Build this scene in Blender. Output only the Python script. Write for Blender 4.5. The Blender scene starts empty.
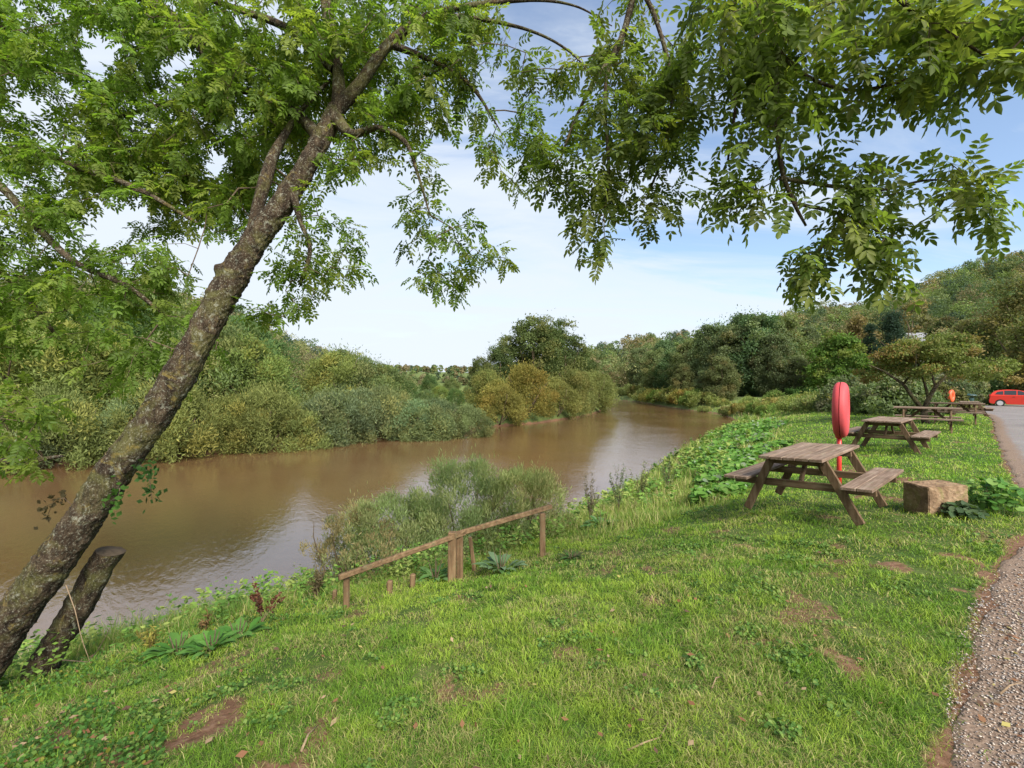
import bpy, math, random
import numpy as np
from mathutils import Vector, Matrix

rng = np.random.default_rng(7)
random.seed(7)
EYE, F, HOR = 1.66, 470.0, 383.0
WATER = -2.4
scene = bpy.context.scene
COL = scene.collection
R = math.radians

# ---------------------------------------------------------------- helpers
def tag(o, label=None, cat=None, group=None, kind=None):
    if label: o['label'] = label
    if cat: o['category'] = cat
    if group: o['group'] = group
    if kind: o['kind'] = kind
    return o

def empty(name, loc=(0, 0, 0), rz=0.0):
    o = bpy.data.objects.new(name, None); COL.objects.link(o)
    o.location = loc; o.rotation_euler = (0, 0, rz); o.empty_display_size = .2
    return o

def mesh_np(name, v, faces, mat, parent=None, col=None, smooth=False):
    """faces: list of (M,k) index arrays"""
    me = bpy.data.meshes.new(name)
    v = np.asarray(v, dtype=np.float32)
    me.vertices.add(len(v)); me.vertices.foreach_set('co', v.ravel())
    idx = np.concatenate([f.ravel() for f in faces]).astype(np.int32)
    tot = np.concatenate([np.full(len(f), f.shape[1]) for f in faces]).astype(np.int32)
    start = np.concatenate([[0], np.cumsum(tot)[:-1]]).astype(np.int32)
    me.loops.add(len(idx)); me.loops.foreach_set('vertex_index', idx)
    me.polygons.add(len(tot)); me.polygons.foreach_set('loop_start', start)
    if smooth: me.polygons.foreach_set('use_smooth', np.ones(len(tot), dtype=bool))
    if col is not None:
        a = me.attributes.new('Col', 'FLOAT_COLOR', 'POINT')
        c = np.ones((len(v), 4), dtype=np.float32); c[:, :3] = col
        a.data.foreach_set('color', c.ravel())
    me.update(calc_edges=True)
    if mat: me.materials.append(mat)
    o = bpy.data.objects.new(name, me); COL.objects.link(o)
    if parent: o.parent = parent
    return o

def copy_tree(o, parent=None):
    c = o.copy(); COL.objects.link(c)
    if parent: c.parent = parent
    for ch in o.children: copy_tree(ch, c)
    return c

class MB:
    """small mesh builder for hand made things"""
    def __init__(s): s.v = []; s.f = []
    def add(s, vs, fs):
        n = len(s.v); s.v += [tuple(x) for x in vs]; s.f += [tuple(i + n for i in f) for f in fs]
    def box(s, c, d, rot=None, bev=.006):
        hx, hy, hz = [x / 2 for x in d]; b = min(bev, hx * .45, hy * .45, hz * .45)
        vs = []
        for z in (-1, 1):
            for (x, y) in ((-1, -1), (1, -1), (1, 1), (-1, 1)): vs.append((x, y, z))
        out = []; ids = {}
        for i, (x, y, z) in enumerate(vs):
            for a in range(3):
                p = [x * (hx - b), y * (hy - b), z * (hz - b)]
                p[a] = (x, y, z)[a] * (hx, hy, hz)[a]
                ids[(i, a)] = len(out); out.append(p)
        fs = []
        key = {vs[i]: i for i in range(8)}
        for a in range(3):
            o1, o2 = [k for k in range(3) if k != a]
            for sg in (-1, 1):
                q = []
                for (m, n) in ((-1, -1), (1, -1), (1, 1), (-1, 1)):
                    t = [0, 0, 0]; t[a] = sg; t[o1] = m; t[o2] = n; q.append(ids[(key[tuple(t)], a)])
                fs.append(q)
        for a in range(3):
            o1, o2 = [k for k in range(3) if k != a]
            for m in (-1, 1):
                for n in (-1, 1):
                    q = []
                    for sg in (-1, 1):
                        t = [0, 0, 0]; t[a] = sg; t[o1] = m; t[o2] = n; q.append(key[tuple(t)])
                    fs.append([ids[(q[0], o1)], ids[(q[1], o1)], ids[(q[1], o2)], ids[(q[0], o2)]])
        for i in range(8): fs.append([ids[(i, 0)], ids[(i, 1)], ids[(i, 2)]])
        M = Matrix.Translation(Vector(c)) @ (rot.to_4x4() if rot is not None else Matrix.Identity(4))
        s.add([M @ Vector(p) for p in out], fs)
    def beam(s, p0, p1, w, h, up=(0, 0, 1), bev=.006):
        p0 = Vector(p0); p1 = Vector(p1); d = (p1 - p0); L = d.length; d.normalize()
        u = Vector(up); x = d.cross(u).normalized(); z = x.cross(d).normalized()
        s.box((p0 + p1) / 2, (w, L, h), Matrix((x, d, z)).transposed(), bev)
    def tube(s, pts, rad, n=12, cap=True):
        pts = [Vector(p) for p in pts]; N = len(pts); base = len(s.v)
        ref = Vector((.3, .9, .2)); vs = []
        for i, p in enumerate(pts):
            d = (pts[min(i + 1, N - 1)] - pts[max(i - 1, 0)]).normalized()
            x = (ref - d * ref.dot(d)).normalized(); y = d.cross(x)
            r = rad[i] if hasattr(rad, '__len__') else rad
            for k in range(n):
                a = 2 * math.pi * k / n; vs.append(p + (x * math.cos(a) + y * math.sin(a)) * r)
        fs = [(i * n + k, i * n + (k + 1) % n, (i + 1) * n + (k + 1) % n, (i + 1) * n + k) for i in range(N - 1) for k in range(n)]
        if cap: fs += [tuple(range(n))[::-1], tuple((N - 1) * n + k for k in range(n))]
        s.add(vs, fs)
    def build(s, name, mat, parent=None, smooth=False):
        me = bpy.data.meshes.new(name); me.from_pydata(s.v, [], s.f); me.validate(); me.update()
        if mat: me.materials.append(mat)
        import bmesh
        bm = bmesh.new(); bm.from_mesh(me); bmesh.ops.recalc_face_normals(bm, faces=bm.faces); bm.to_mesh(me); bm.free()
        if smooth: me.polygons.foreach_set('use_smooth', [True] * len(me.polygons))
        o = bpy.data.objects.new(name, me); COL.objects.link(o)
        if parent: o.parent = parent
        return o

def hsh(i, j, seed):
    n = (i * 374761393 + j * 668265263 + seed * 974634777) & 0xffffffff
    n = ((n ^ (n >> 13)) * 1274126177) & 0xffffffff
    return ((n ^ (n >> 16)) & 0xffff) / 65535.0
def vnoise(x, y, seed=0):
    x = np.asarray(x, float); y = np.asarray(y, float)
    i = np.floor(x).astype(np.int64); j = np.floor(y).astype(np.int64)
    fx = x - i; fy = y - j; fx = fx * fx * (3 - 2 * fx); fy = fy * fy * (3 - 2 * fy)
    return (hsh(i, j, seed) * (1 - fx) + hsh(i + 1, j, seed) * fx) * (1 - fy) + (hsh(i, j + 1, seed) * (1 - fx) + hsh(i + 1, j + 1, seed) * fx) * fy
def fbm(x, y, seed=0, o=4):
    s = 0; a = .5; t = 0
    for k in range(o):
        s = s + a * vnoise(x * 2 ** k, y * 2 ** k, seed + k); t += a; a *= .5
    return s / t
def sstep(a, b, x):
    t = np.clip((np.asarray(x, float) - a) / (b - a), 0, 1); return t * t * (3 - 2 * t)

# ---------------------------------------------------------------- land
NEAR = np.array([(-60, -60), (-22, -16), (-11, -3), (-8.9, 2.2), (-7.1, 6.1), (-5.0, 8.1), (-3, 9.3), (-1.3, 10.7), (.8, 12.8), (2.9, 15.5), (5.6, 20), (8.5, 25.5),
                 (12.5, 32), (16.5, 38), (20.5, 44), (24, 50), (26, 57), (27.2, 63), (26.2, 72), (26.5, 85), (27, 100), (24, 118), (14, 150), (-5, 185), (-45, 215)], float)
FAR = np.array([(-110, -60), (-50, -5), (-34, 14), (-24, 22), (-17.6, 26.5), (-13.2, 32), (-8, 34.5), (-3.6, 36), (-3.2, 39), (-3.8, 42), (2.8, 47.7), (8, 56), (12.3, 66),
                (17, 85), (19, 103), (14, 125), (2, 150), (-20, 172), (-60, 195)], float)
def polydist(x, y, P):
    d = np.full(x.shape, 1e9)
    for a, b in zip(P[:-1], P[1:]):
        ab = b - a; t = np.clip(((x - a[0]) * ab[0] + (y - a[1]) * ab[1]) / (ab @ ab), 0, 1)
        d = np.minimum(d, np.hypot(x - a[0] - t * ab[0], y - a[1] - t * ab[1]))
    return d
RIVER = np.vstack([NEAR, FAR[::-1]])
def inpoly(x, y, P):
    c = np.zeros(x.shape, bool); j = len(P) - 1
    for i in range(len(P)):
        xi, yi = P[i]; xj, yj = P[j]
        cond = ((yi > y) != (yj > y)) & (x < (xj - xi) * (y - yi) / (yj - yi + 1e-12) + xi)
        c ^= cond; j = i
    return c
# skyline table: u = X/Y column -> skyline row in the picture, ridge distance, start of slope
SKY_PX = np.array([-300, 0, 120, 200, 250, 300, 350, 400, 450, 500, 560, 600, 640, 700, 760, 800, 860, 920, 950, 1000, 1060, 1300, 1800], float)
SKY_Y = np.array([290, 300, 303, 318, 338, 352, 366, 368, 369, 370, 366, 356, 347, 341, 335, 322, 314, 303, 288, 278, 270, 262, 262], float)
SKY_R = np.array([140, 150, 150, 150, 160, 200, 300, 330, 330, 330, 320, 300, 280, 260, 230, 210, 200, 190, 180, 170, 165, 160, 160], float)
SKY_0 = np.array([60, 65, 65, 70, 75, 90, 120, 130, 130, 130, 130, 125, 120, 110, 100, 90, 80, 66, 62, 60, 58, 55, 55], float)
def hill(x, y):
    ang = np.arctan2(x, y)
    px = 512 + F * np.tan(np.clip(ang, -1.25, 1.25))
    amp_fade = 1 - .75 * sstep(1.35, 2.4, np.abs(ang))
    sy = np.interp(px, SKY_PX, SKY_Y); rr = np.interp(px, SKY_PX, SKY_R); r0 = np.interp(px, SKY_PX, SKY_0)
    yd = np.hypot(x, y) * np.cos(np.clip(ang, -1.25, 1.25))
    top = (HOR - sy) / F * rr
    t = np.clip((yd - r0) / (rr - r0), 0, 1.6)
    prof = np.where(t < 1, t * t * (3 - 2 * t) * .75 + .25 * t, 1 - .12 * (t - 1))
    nz = (fbm(x / 45, y / 45, 5) - .5) * top * .28 * np.clip(t, 0, 1)
    return (top * prof + nz) * amp_fade
ROAD_L = np.array([(1.0, -9), (1.0, -.5), (1.40, 1.0), (1.97, 2.0), (2.93, 2.92), (3.73, 3.6), (4.75, 4.4), (6.3, 5.5), (7.7, 6.9), (8.7, 8.05), (12.2, 11.6), (15.5, 15), (20.6, 20), (26, 25.5), (30.6, 30), (32.6, 32.6), (35, 37), (36, 43)], float)
ROAD_R = np.array([(5.2, -9), (5.2, -2), (5.9, .4), (6.8, 1.6), (7.8, 2.6), (9.2, 3.6), (10.8, 4.5), (12.6, 5.6), (14.6, 6.8), (19, 10), (24, 13), (33, 17), (45, 21), (56, 26), (62, 30), (66, 38), (66, 44)], float)
def base_height(x, y):
    x = np.asarray(x, float); y = np.asarray(y, float)
    dn = polydist(x, y, NEAR); df = polydist(x, y, FAR); inside = inpoly(x, y, RIVER)
    near_side = dn < df
    s = np.minimum(dn, df)
    zn = np.interp(dn, [0, .5, 1.5, 2.5, 3.5, 4.5, 5.5, 6.5, 8, 10], [-2.4, -2.2, -1.75, -1.3, -.97, -.7, -.42, -.2, -.04, 0])
    zf = np.interp(df, [0, 1, 3, 10, 30, 60], [-2.4, -1.6, -1.2, -.9, -.4, 0])
    r = np.hypot(x, y)
    zn = zn - .45 * sstep(30, 44, r) * sstep(0, 6, dn)
    z = np.where(near_side, zn, zf)
    z = np.where(inside, -2.4 - np.minimum(1.6, s * .5), z)
    h = np.maximum(hill(x, y), 0) * sstep(2, 40, s)
    # low rough bank behind the lawn, right of the river bend
    h = h + 1.3 * sstep(36, 46, r) * (1 - sstep(58, 75, r)) * sstep(2, 8, dn) * near_side * (1 - sstep(21, 26, x)) * (~inside)
    return z + np.where(inside, 0, h)
def roadmask(x, y):  # 1 on the road side of its left edge
    return inpoly(np.asarray(x, float), np.asarray(y, float), np.vstack([ROAD_L, ROAD_R[::-1]]))
def height(x, y):
    x = np.asarray(x, float); y = np.asarray(y, float)
    z = base_height(x, y)
    dr = polydist(x, y, ROAD_L)
    m = np.where(roadmask(x, y), 0, sstep(.15, .9, dr))
    bump = (fbm(x * 1.1, y * 1.1, 3) - .5) * .10 + (fbm(x * 5, y * 5, 9, 3) - .5) * .035
    return z + m * bump * np.where(np.hypot(x, y) < 60, 1, 0) + .02 * m
def H1(x, y): return float(height(np.array([x]), np.array([y]))[0])
def gpx(px, py, smin=1.2, smax=400):
    """point of the land seen through that picture position"""
    t = np.geomspace(smin, smax, 4000)
    x = (px - 512) / F * t; y = t; z = EYE - (py - HOR) / F * t
    h = height(x, y); k = np.argmax(z <= h)
    return Vector((x[k], y[k], h[k]))
def at(px, py, Z): return Vector(((px - 512) / F * Z, Z, EYE - (py - HOR) / F * Z))

# ---------------------------------------------------------------- materials
def new_mat(name):
    m = bpy.data.materials.new(name); m.use_nodes = True
    nt = m.node_tree; nt.nodes.clear()
    out = nt.nodes.new('ShaderNodeOutputMaterial')
    return m, nt, out
def N(nt, t, **kw):
    n = nt.nodes.new(t)
    for k, v in kw.items():
        if k in ('operation', 'blend_type', 'data_type', 'attribute_name', 'attribute_type', 'noise_dimensions', 'feature', 'sky_type', 'interpolation', 'distance'): setattr(n, k, v)
        else: n.inputs[k].default_value = v
    return n
def ramp(nt, fac, stops):
    r = nt.nodes.new('ShaderNodeValToRGB'); e = r.color_ramp.elements
    while len(e) > 1: e.remove(e[-1])
    e[0].position = stops[0][0]; e[0].color = (*stops[0][1], 1)
    for p, c in stops[1:]:
        q = e.new(p); q.color = (*c, 1)
    nt.links.new(fac, r.inputs[0]); return r.outputs[0]
def noise(nt, co, scale, detail=4, rough=.55, dist=0.0):
    n = N(nt, 'ShaderNodeTexNoise', Scale=scale, Detail=detail, Roughness=rough, Distortion=dist)
    if co is not None: nt.links.new(co, n.inputs['Vector'])
    return n.outputs['Fac']
def mixc(nt, fac, a, b, mode='MIX'):
    m = nt.nodes.new('ShaderNodeMix'); m.data_type = 'RGBA'; m.blend_type = mode
    for s, v in ((0, fac), (6, a), (7, b)):
        if isinstance(v, (int, float)): m.inputs[s].default_value = v
        elif isinstance(v, tuple): m.inputs[s].default_value = (*v, 1)
        else: nt.links.new(v, m.inputs[s])
    return m.outputs[2]
def math_(nt, op, a, b=None):
    m = nt.nodes.new('ShaderNodeMath'); m.operation = op
    for i, v in enumerate((a, b)):
        if v is None: continue
        if isinstance(v, (int, float)): m.inputs[i].default_value = v
        else: nt.links.new(v, m.inputs[i])
    return m.outputs[0]
def principled(nt, out, col, rough=.8, bump=None, bstr=.3, bdist=.01, spec=.3, **kw):
    b = nt.nodes.new('ShaderNodeBsdfPrincipled')
    if isinstance(col, tuple): b.inputs['Base Color'].default_value = (*col, 1)
    else: nt.links.new(col, b.inputs['Base Color'])
    if isinstance(rough, (int, float)): b.inputs['Roughness'].default_value = rough
    else: nt.links.new(rough, b.inputs['Roughness'])
    b.inputs['Specular IOR Level'].default_value = spec
    for k, v in kw.items(): b.inputs[k.replace('_', ' ')].default_value = v
    if bump is not None:
        bn = N(nt, 'ShaderNodeBump', Strength=bstr, Distance=bdist)
        nt.links.new(bump, bn.inputs['Height']); nt.links.new(bn.outputs[0], b.inputs['Normal'])
    nt.links.new(b.outputs[0], out.inputs[0]); return b
def objco(nt): return nt.nodes.new('ShaderNodeTexCoord').outputs['Object']

def leaf_mat(name, transl=.35, rough=.55, spec=.25):
    """leaf colour comes from the mesh attribute Col, multiplied with the object's own tint"""
    m, nt, out = new_mat(name)
    a = N(nt, 'ShaderNodeAttribute', attribute_name='Col')
    oi = nt.nodes.new('ShaderNodeObjectInfo')
    c = mixc(nt, 1.0, a.outputs['Color'], oi.outputs['Color'], 'MULTIPLY')
    b = nt.nodes.new('ShaderNodeBsdfPrincipled'); nt.links.new(c, b.inputs['Base Color'])
    b.inputs['Roughness'].default_value = rough; b.inputs['Specular IOR Level'].default_value = spec
    t = nt.nodes.new('ShaderNodeBsdfTranslucent')
    tc = mixc(nt, 1.0, c, (1.15, 1.25, .55), 'MULTIPLY'); nt.links.new(tc, t.inputs['Color'])
    mx = nt.nodes.new('ShaderNodeMixShader'); mx.inputs[0].default_value = transl
    nt.links.new(b.outputs[0], mx.inputs[1]); nt.links.new(t.outputs[0], mx.inputs[2]); nt.links.new(mx.outputs[0], out.inputs[0])
    return m
LEAF = leaf_mat('leaf_foliage', .4, .75, .08)
ASH = leaf_mat('ash_leaf', .6, .5, .2)
GRASS = leaf_mat('grass_blade', .3, .6, .2)

def ground_mat():
    m, nt, out = new_mat('ground_soil_and_turf'); co = objco(nt)
    a = N(nt, 'ShaderNodeAttribute', attribute_name='Col')
    sep = nt.nodes.new('ShaderNodeSeparateColor'); nt.links.new(a.outputs['Color'], sep.inputs[0])
    n1 = noise(nt, co, 1.3, 6, .6); n2 = noise(nt, co, 22, 5, .65); n3 = noise(nt, co, .12, 4)
    turf = ramp(nt, n1, [(.3, (.030, .060, .012)), (.5, (.060, .105, .020)), (.7, (.11, .135, .04))])
    turf = mixc(nt, n2, turf, mixc(nt, 1.0, turf, (.55, .5, .45), 'MULTIPLY'))
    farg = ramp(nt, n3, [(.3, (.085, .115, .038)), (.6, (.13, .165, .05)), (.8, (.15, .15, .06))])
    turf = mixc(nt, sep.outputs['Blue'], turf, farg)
    dirt = ramp(nt, n2, [(.25, (.065, .032, .017)), (.5, (.14, .075, .043)), (.75, (.22, .14, .09))])
    nm = math_(nt, 'ADD', sep.outputs['Red'], math_(nt, 'MULTIPLY', math_(nt, 'SUBTRACT', n2, .5), .9))
    dm = ramp(nt, nm, [(.38, (0, 0, 0)), (.62, (1, 1, 1))])
    c = mixc(nt, dm, turf, dirt)
    principled(nt, out, c, .95, n2, .6, .02, .15)
    return m
def wood_mat(name, dark, mid, light, scale=1.0, moss=True, axis=1):
    m, nt, out = new_mat(name); co = objco(nt)
    oi = nt.nodes.new('ShaderNodeObjectInfo')
    sc3 = [28 * scale] * 3; sc3[axis] = 1.6 * scale
    mp = N(nt, 'ShaderNodeMapping', Scale=tuple(sc3)); nt.links.new(co, mp.inputs[0])
    g = noise(nt, mp.outputs[0], 1.0, 6, .65, .6)
    big = noise(nt, co, 4.0, 5, .6)
    c = ramp(nt, g, [(.28, dark), (.5, mid), (.72, light)])
    c = mixc(nt, ramp(nt, big, [(.4, (0, 0, 0)), (.65, (.75, .75, .75))]), c, mixc(nt, 1.0, c, (.62, .6, .55), 'MULTIPLY'))
    if moss:
        nm = noise(nt, co, 9, 5, .7)
        c = mixc(nt, ramp(nt, nm, [(.55, (0, 0, 0)), (.72, (.55, .55, .55))]), c, (.16, .17, .09))
    principled(nt, out, c, .85, g, .35, .004, .2)
    return m
WOOD = wood_mat('weathered_table_wood', (.055, .032, .017), (.135, .085, .047), (.23, .165, .105))
WOODX = wood_mat('weathered_beam_wood', (.055, .032, .017), (.135, .085, .047), (.23, .165, .105), axis=0)
WOODZ = wood_mat('weathered_leg_wood', (.055, .032, .017), (.135, .085, .047), (.23, .165, .105), axis=2)
WOODTOP = wood_mat('bleached_table_top', (.10, .066, .045), (.205, .14, .10), (.32, .25, .195))
POSTW = wood_mat('old_post_wood', (.07, .045, .022), (.17, .105, .055), (.27, .19, .10), axis=2)
RAILW = wood_mat('old_rail_wood', (.07, .045, .022), (.17, .105, .055), (.27, .19, .10))
def bark_mat():
    m, nt, out = new_mat('lichen_bark'); co = objco(nt)
    bm_ = N(nt, 'ShaderNodeMapping', Scale=(1.5, 1.5, .42)); bm_.inputs['Rotation'].default_value = (R(8), R(-33), 0); nt.links.new(co, bm_.inputs[0])
    n1 = noise(nt, bm_.outputs[0], 9, 8, .7, .6); n2 = noise(nt, bm_.outputs[0], 32, 6, .7); n3 = noise(nt, co, 3.2, 5, .65, 1.0); n4 = noise(nt, co, 13, 6, .75, .6)
    c = ramp(nt, n1, [(.34, (.012, .008, .005)), (.50, (.042, .028, .017)), (.62, (.092, .066, .040)), (.8, (.18, .145, .095))])
    c = mixc(nt, ramp(nt, n3, [(.48, (0, 0, 0)), (.62, (.6, .6, .6))]), c, mixc(nt, n2, (.07, .075, .02), (.15, .145, .045)))
    c = mixc(nt, ramp(nt, n4, [(.57, (0, 0, 0)), (.63, (.75, .75, .75))]), c, (.24, .24, .18))
    n6 = noise(nt, co, 70, 5, .75, .2); c = mixc(nt, ramp(nt, n6, [(.56, (0, 0, 0)), (.64, (.7, .7, .7))]), c, (.33, .32, .24)); c = mixc(nt, ramp(nt, n6, [(.34, (.75, .75, .75)), (.44, (0, 0, 0))]), c, (.014, .01, .007))
    n5 = noise(nt, co, 5.1, 4, .6, 1.5)
    c = mixc(nt, ramp(nt, n5, [(.6, (0, 0, 0)), (.68, (.6, .6, .6))]), c, (.20, .15, .04))
    c = mixc(nt, ramp(nt, n2, [(.3, (.7, .7, .7)), (.5, (0, 0, 0))]), c, (.02, .014, .01))
    h = math_(nt, 'ADD', math_(nt, 'MULTIPLY', n1, 1.0), math_(nt, 'MULTIPLY', n2, .5))
    principled(nt, out, c, .92, h, .9, .03, .15)
    return m
BARK = bark_mat()
def simple_noise_mat(name, stops, scale=8, rough=.85, bstr=.4, bdist=.01, spec=.25, detail=6):
    m, nt, out = new_mat(name); co = objco(nt); n = noise(nt, co, scale, detail, .65, .3)
    principled(nt, out, ramp(nt, n, stops), rough, n, bstr, bdist, spec); return m
TWIG = simple_noise_mat('twig_bark', [(.3, (.05, .035, .02)), (.6, (.13, .095, .06)), (.8, (.20, .17, .11))], 20, .9)
DEAD = simple_noise_mat('dead_wood', [(.3, (.14, .09, .05)), (.7, (.33, .24, .15))], 20, .9)
CUT = simple_noise_mat('cut_wood_end', [(.3, (.025, .018, .012)), (.7, (.09, .065, .04))], 14, .9)
STONE = None
def stone_mat():
    m, nt, out = new_mat('rough_stone'); co = objco(nt)
    n1 = noise(nt, co, 5, 8, .7, .5); n2 = noise(nt, co, 26, 6, .7); n3 = noise(nt, co, 3.4, 5, .6, 1.2)
    c = ramp(nt, n1, [(.3, (.08, .05, .03)), (.5, (.23, .15, .09)), (.7, (.40, .29, .18))])
    c = mixc(nt, ramp(nt, n3, [(.5, (0, 0, 0)), (.66, (.7, .7, .7))]), c, (.17, .165, .05))
    c = mixc(nt, ramp(nt, n2, [(.62, (0, 0, 0)), (.7, (.6, .6, .6))]), c, (.45, .42, .34))
    principled(nt, out, c, .95, math_(nt, 'ADD', n1, math_(nt, 'MULTIPLY', n2, .4)), .8, .03, .1); return m
STONE = stone_mat()
def water_mat():
    m, nt, out = new_mat('muddy_water'); co = objco(nt)
    mp = N(nt, 'ShaderNodeMapping', Scale=(1, 1, 1)); mp.inputs['Rotation'].default_value = (0, 0, R(-38)); nt.links.new(co, mp.inputs[0])
    mp2 = N(nt, 'ShaderNodeMapping', Scale=(1.0, .38, 1)); nt.links.new(mp.outputs[0], mp2.inputs[0])
    n1 = noise(nt, mp2.outputs[0], 1.6, 4, .6, .3); n2 = noise(nt, mp2.outputs[0], 8, 4, .6, .3); n3 = noise(nt, mp.outputs[0], .10, 3, .5, .6)
    h = math_(nt, 'ADD', math_(nt, 'MULTIPLY', n1, .55), math_(nt, 'MULTIPLY', n2, math_(nt, 'MULTIPLY', n3, .8)))
    c = ramp(nt, n3, [(.3, (.110, .058, .025)), (.7, (.152, .088, .042))])
    rg = ramp(nt, noise(nt, mp2.outputs[0], .25, 4, .6, .8), [(.4, (.03, .03, .03)), (.6, (.12, .12, .12))])
    principled(nt, out, c, rg, h, .085, .28, .5, IOR=2.15)
    return m
def road_mat():
    m, nt, out = new_mat('worn_tarmac'); co = objco(nt)
    n1 = noise(nt, co, .8, 6, .6); n2 = noise(nt, co, 60, 4, .7); v = N(nt, 'ShaderNodeTexVoronoi', Scale=48.0); nt.links.new(co, v.inputs['Vector'])
    c = ramp(nt, n1, [(.3, (.20, .18, .17)), (.7, (.29, .265, .25))])
    c = mixc(nt, ramp(nt, n2, [(.35, (0, 0, 0)), (.7, (.5, .5, .5))]), c, (.12, .10, .09))
    c = mixc(nt, .3, c, mixc(nt, 1.0, c, v.outputs['Color'], 'MULTIPLY'))
    a = N(nt, 'ShaderNodeAttribute', attribute_name='Col'); sep = nt.nodes.new('ShaderNodeSeparateColor'); nt.links.new(a.outputs['Color'], sep.inputs[0])
    nm = math_(nt, 'ADD', sep.outputs['Red'], math_(nt, 'MULTIPLY', math_(nt, 'SUBTRACT', noise(nt, co, 7, 5, .7), .5), 1.0))
    dirt = ramp(nt, n2, [(.25, (.085, .055, .038)), (.5, (.18, .125, .088)), (.75, (.29, .22, .165))])
    c = mixc(nt, ramp(nt, nm, [(.35, (0, 0, 0)), (.65, (1, 1, 1))]), c, dirt)
    principled(nt, out, c, .9, v.outputs['Distance'], .5, .012, .2); return m
def paint(name, col, rough=.35, dirt=.25, spec=.5, **kw):
    m, nt, out = new_mat(name); co = objco(nt); n = noise(nt, co, 6, 6, .7, .4)
    d = tuple(x * .55 + .04 for x in col)
    c = mixc(nt, ramp(nt, n, [(.45, (0, 0, 0)), (.75, (dirt, dirt, dirt))]), col, d)
    principled(nt, out, c, rough, n, .05, .002, spec, **kw); return m
REDPLAST = paint('faded_red_plastic', (.50, .052, .058), .68, .6)
ORGPLAST = paint('orange_red_plastic', (.75, .10, .03), .45, .3)
REDPOST = paint('red_post_paint', (.52, .03, .02), .4, .4)
SEAM = paint('dark_seam', (.03, .008, .008), .7, .1)

# ---------------------------------------------------------------- ground sheet (rings that widen with distance, 360 degrees)
def ring_grid():
    rs = np.concatenate([[.05, .3, .6, .9], np.geomspace(1.2, 60, 270), np.geomspace(61.2, 400, 130), [480, 600, 800, 1100, 1500, 2200]])
    a = np.radians(np.concatenate([np.arange(-58, 58, .28), np.arange(58, 302, 2.5)]))
    return rs, a
rs, an = ring_grid()
RR, AA = np.meshgrid(rs, an, indexing='ij')
gx = (RR * np.sin(AA)).ravel(); gy = (RR * np.cos(AA)).ravel()
gz = height(gx, gy)
BARE = [(215, 722, .34, 1.2), (375, 667, .12, .9), (295, 752, .32, 1.1), (850, 668, .22, .8), (700, 700, .08, .5), (610, 572, .3, .8), (650, 568, .2, .6), (893, 566, .28, .75), (430, 650, .12, .5),
        (600, 660, .09, .6), (560, 700, .14, .6), (880, 498, .45, 1.0), (830, 470, .5, .8), (905, 480, .5, .8), (60, 735, .25, .8), (120, 760, .2, .9), (830, 655, .2, .7), (760, 560, .2, .4), (960, 560, .25, .9), (985, 575, .2, .9), (470, 730, .1, .6), (735, 620, .12, .5),
        (300, 700, .12, .6), (160, 700, .15, .6), (930, 640, .15, .6), (860, 470, .6, .7), (520, 600, .12, .5)]
BARE3 = []
for px, py, r, k in BARE:
    p = gpx(px, py); BARE3.append((p.x, p.y, r, k))
def dirtmask(x, y):
    d = np.zeros(np.shape(x))
    wob = .6 + .9 * fbm(x * 6, y * 6, 21, 3)
    for bx, by, r, k in BARE3:
        q = np.hypot((x - bx), (y - by) * .8) / (r * .8 * wob); d = np.maximum(d, k * .85 * (1 - sstep(.1, 1.35, q)) * (.5 + .8 * sstep(.38, .58, fbm(x * 8, y * 8, 23, 3))))
    dr = polydist(x, y, ROAD_L)
    w = .05 + .16 * vnoise(x * 1.7, y * 1.7, 33)
    d = np.maximum(d, 1 - sstep(w * .4, w * 1.6, dr))
    d = np.maximum(d, .6 * sstep(.60, .76, fbm(x * 2.6, y * 2.6, 44, 4)) * (np.hypot(x, y) < 20))
    return np.where(roadmask(x, y), 1, d)
dm = dirtmask(gx, gy)
sdist = np.minimum(polydist(gx, gy, NEAR), polydist(gx, gy, FAR))
dm = np.maximum(dm, .8 * (1 - sstep(.05, .35, sdist)))
dm = np.where(inpoly(gx, gy, RIVER), 1, dm)
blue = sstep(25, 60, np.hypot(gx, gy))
nr, na = len(rs), len(an)
I = np.arange(nr * na).reshape(nr, na)
q = np.stack([I[:-1, :], I[1:, :], np.roll(I, -1, 1)[1:, :], np.roll(I, -1, 1)[:-1, :]], -1).reshape(-1, 4)
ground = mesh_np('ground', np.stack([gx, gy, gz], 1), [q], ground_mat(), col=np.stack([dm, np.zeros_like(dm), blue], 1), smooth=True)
tag(ground, 'grassy riverbank land with worn soil patches rising to wooded hills', 'ground', kind='structure')
# ---------------------------------------------------------------- water
wv = np.vstack([NEAR, FAR[::-1]])
# one flat sheet, wider than the river so that the banks cut its edge
W2 = np.array([(-260, -90), (60, -90), (60, 300), (-260, 300)], float)
mb = MB(); nxw = 24
for i in range(nxw + 1):
    for j in range(nxw + 1): mb.v.append((-260 + 290 * i / nxw, -80 + 340 * j / nxw, WATER))
for i in range(nxw):
    for j in range(nxw):
        a = i * (nxw + 1) + j; mb.f.append((a, a + nxw + 1, a + nxw + 2, a + 1))
water = mb.build('water', water_mat()); tag(water, 'brown muddy river flowing between wooded banks', 'river', kind='structure')
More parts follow.
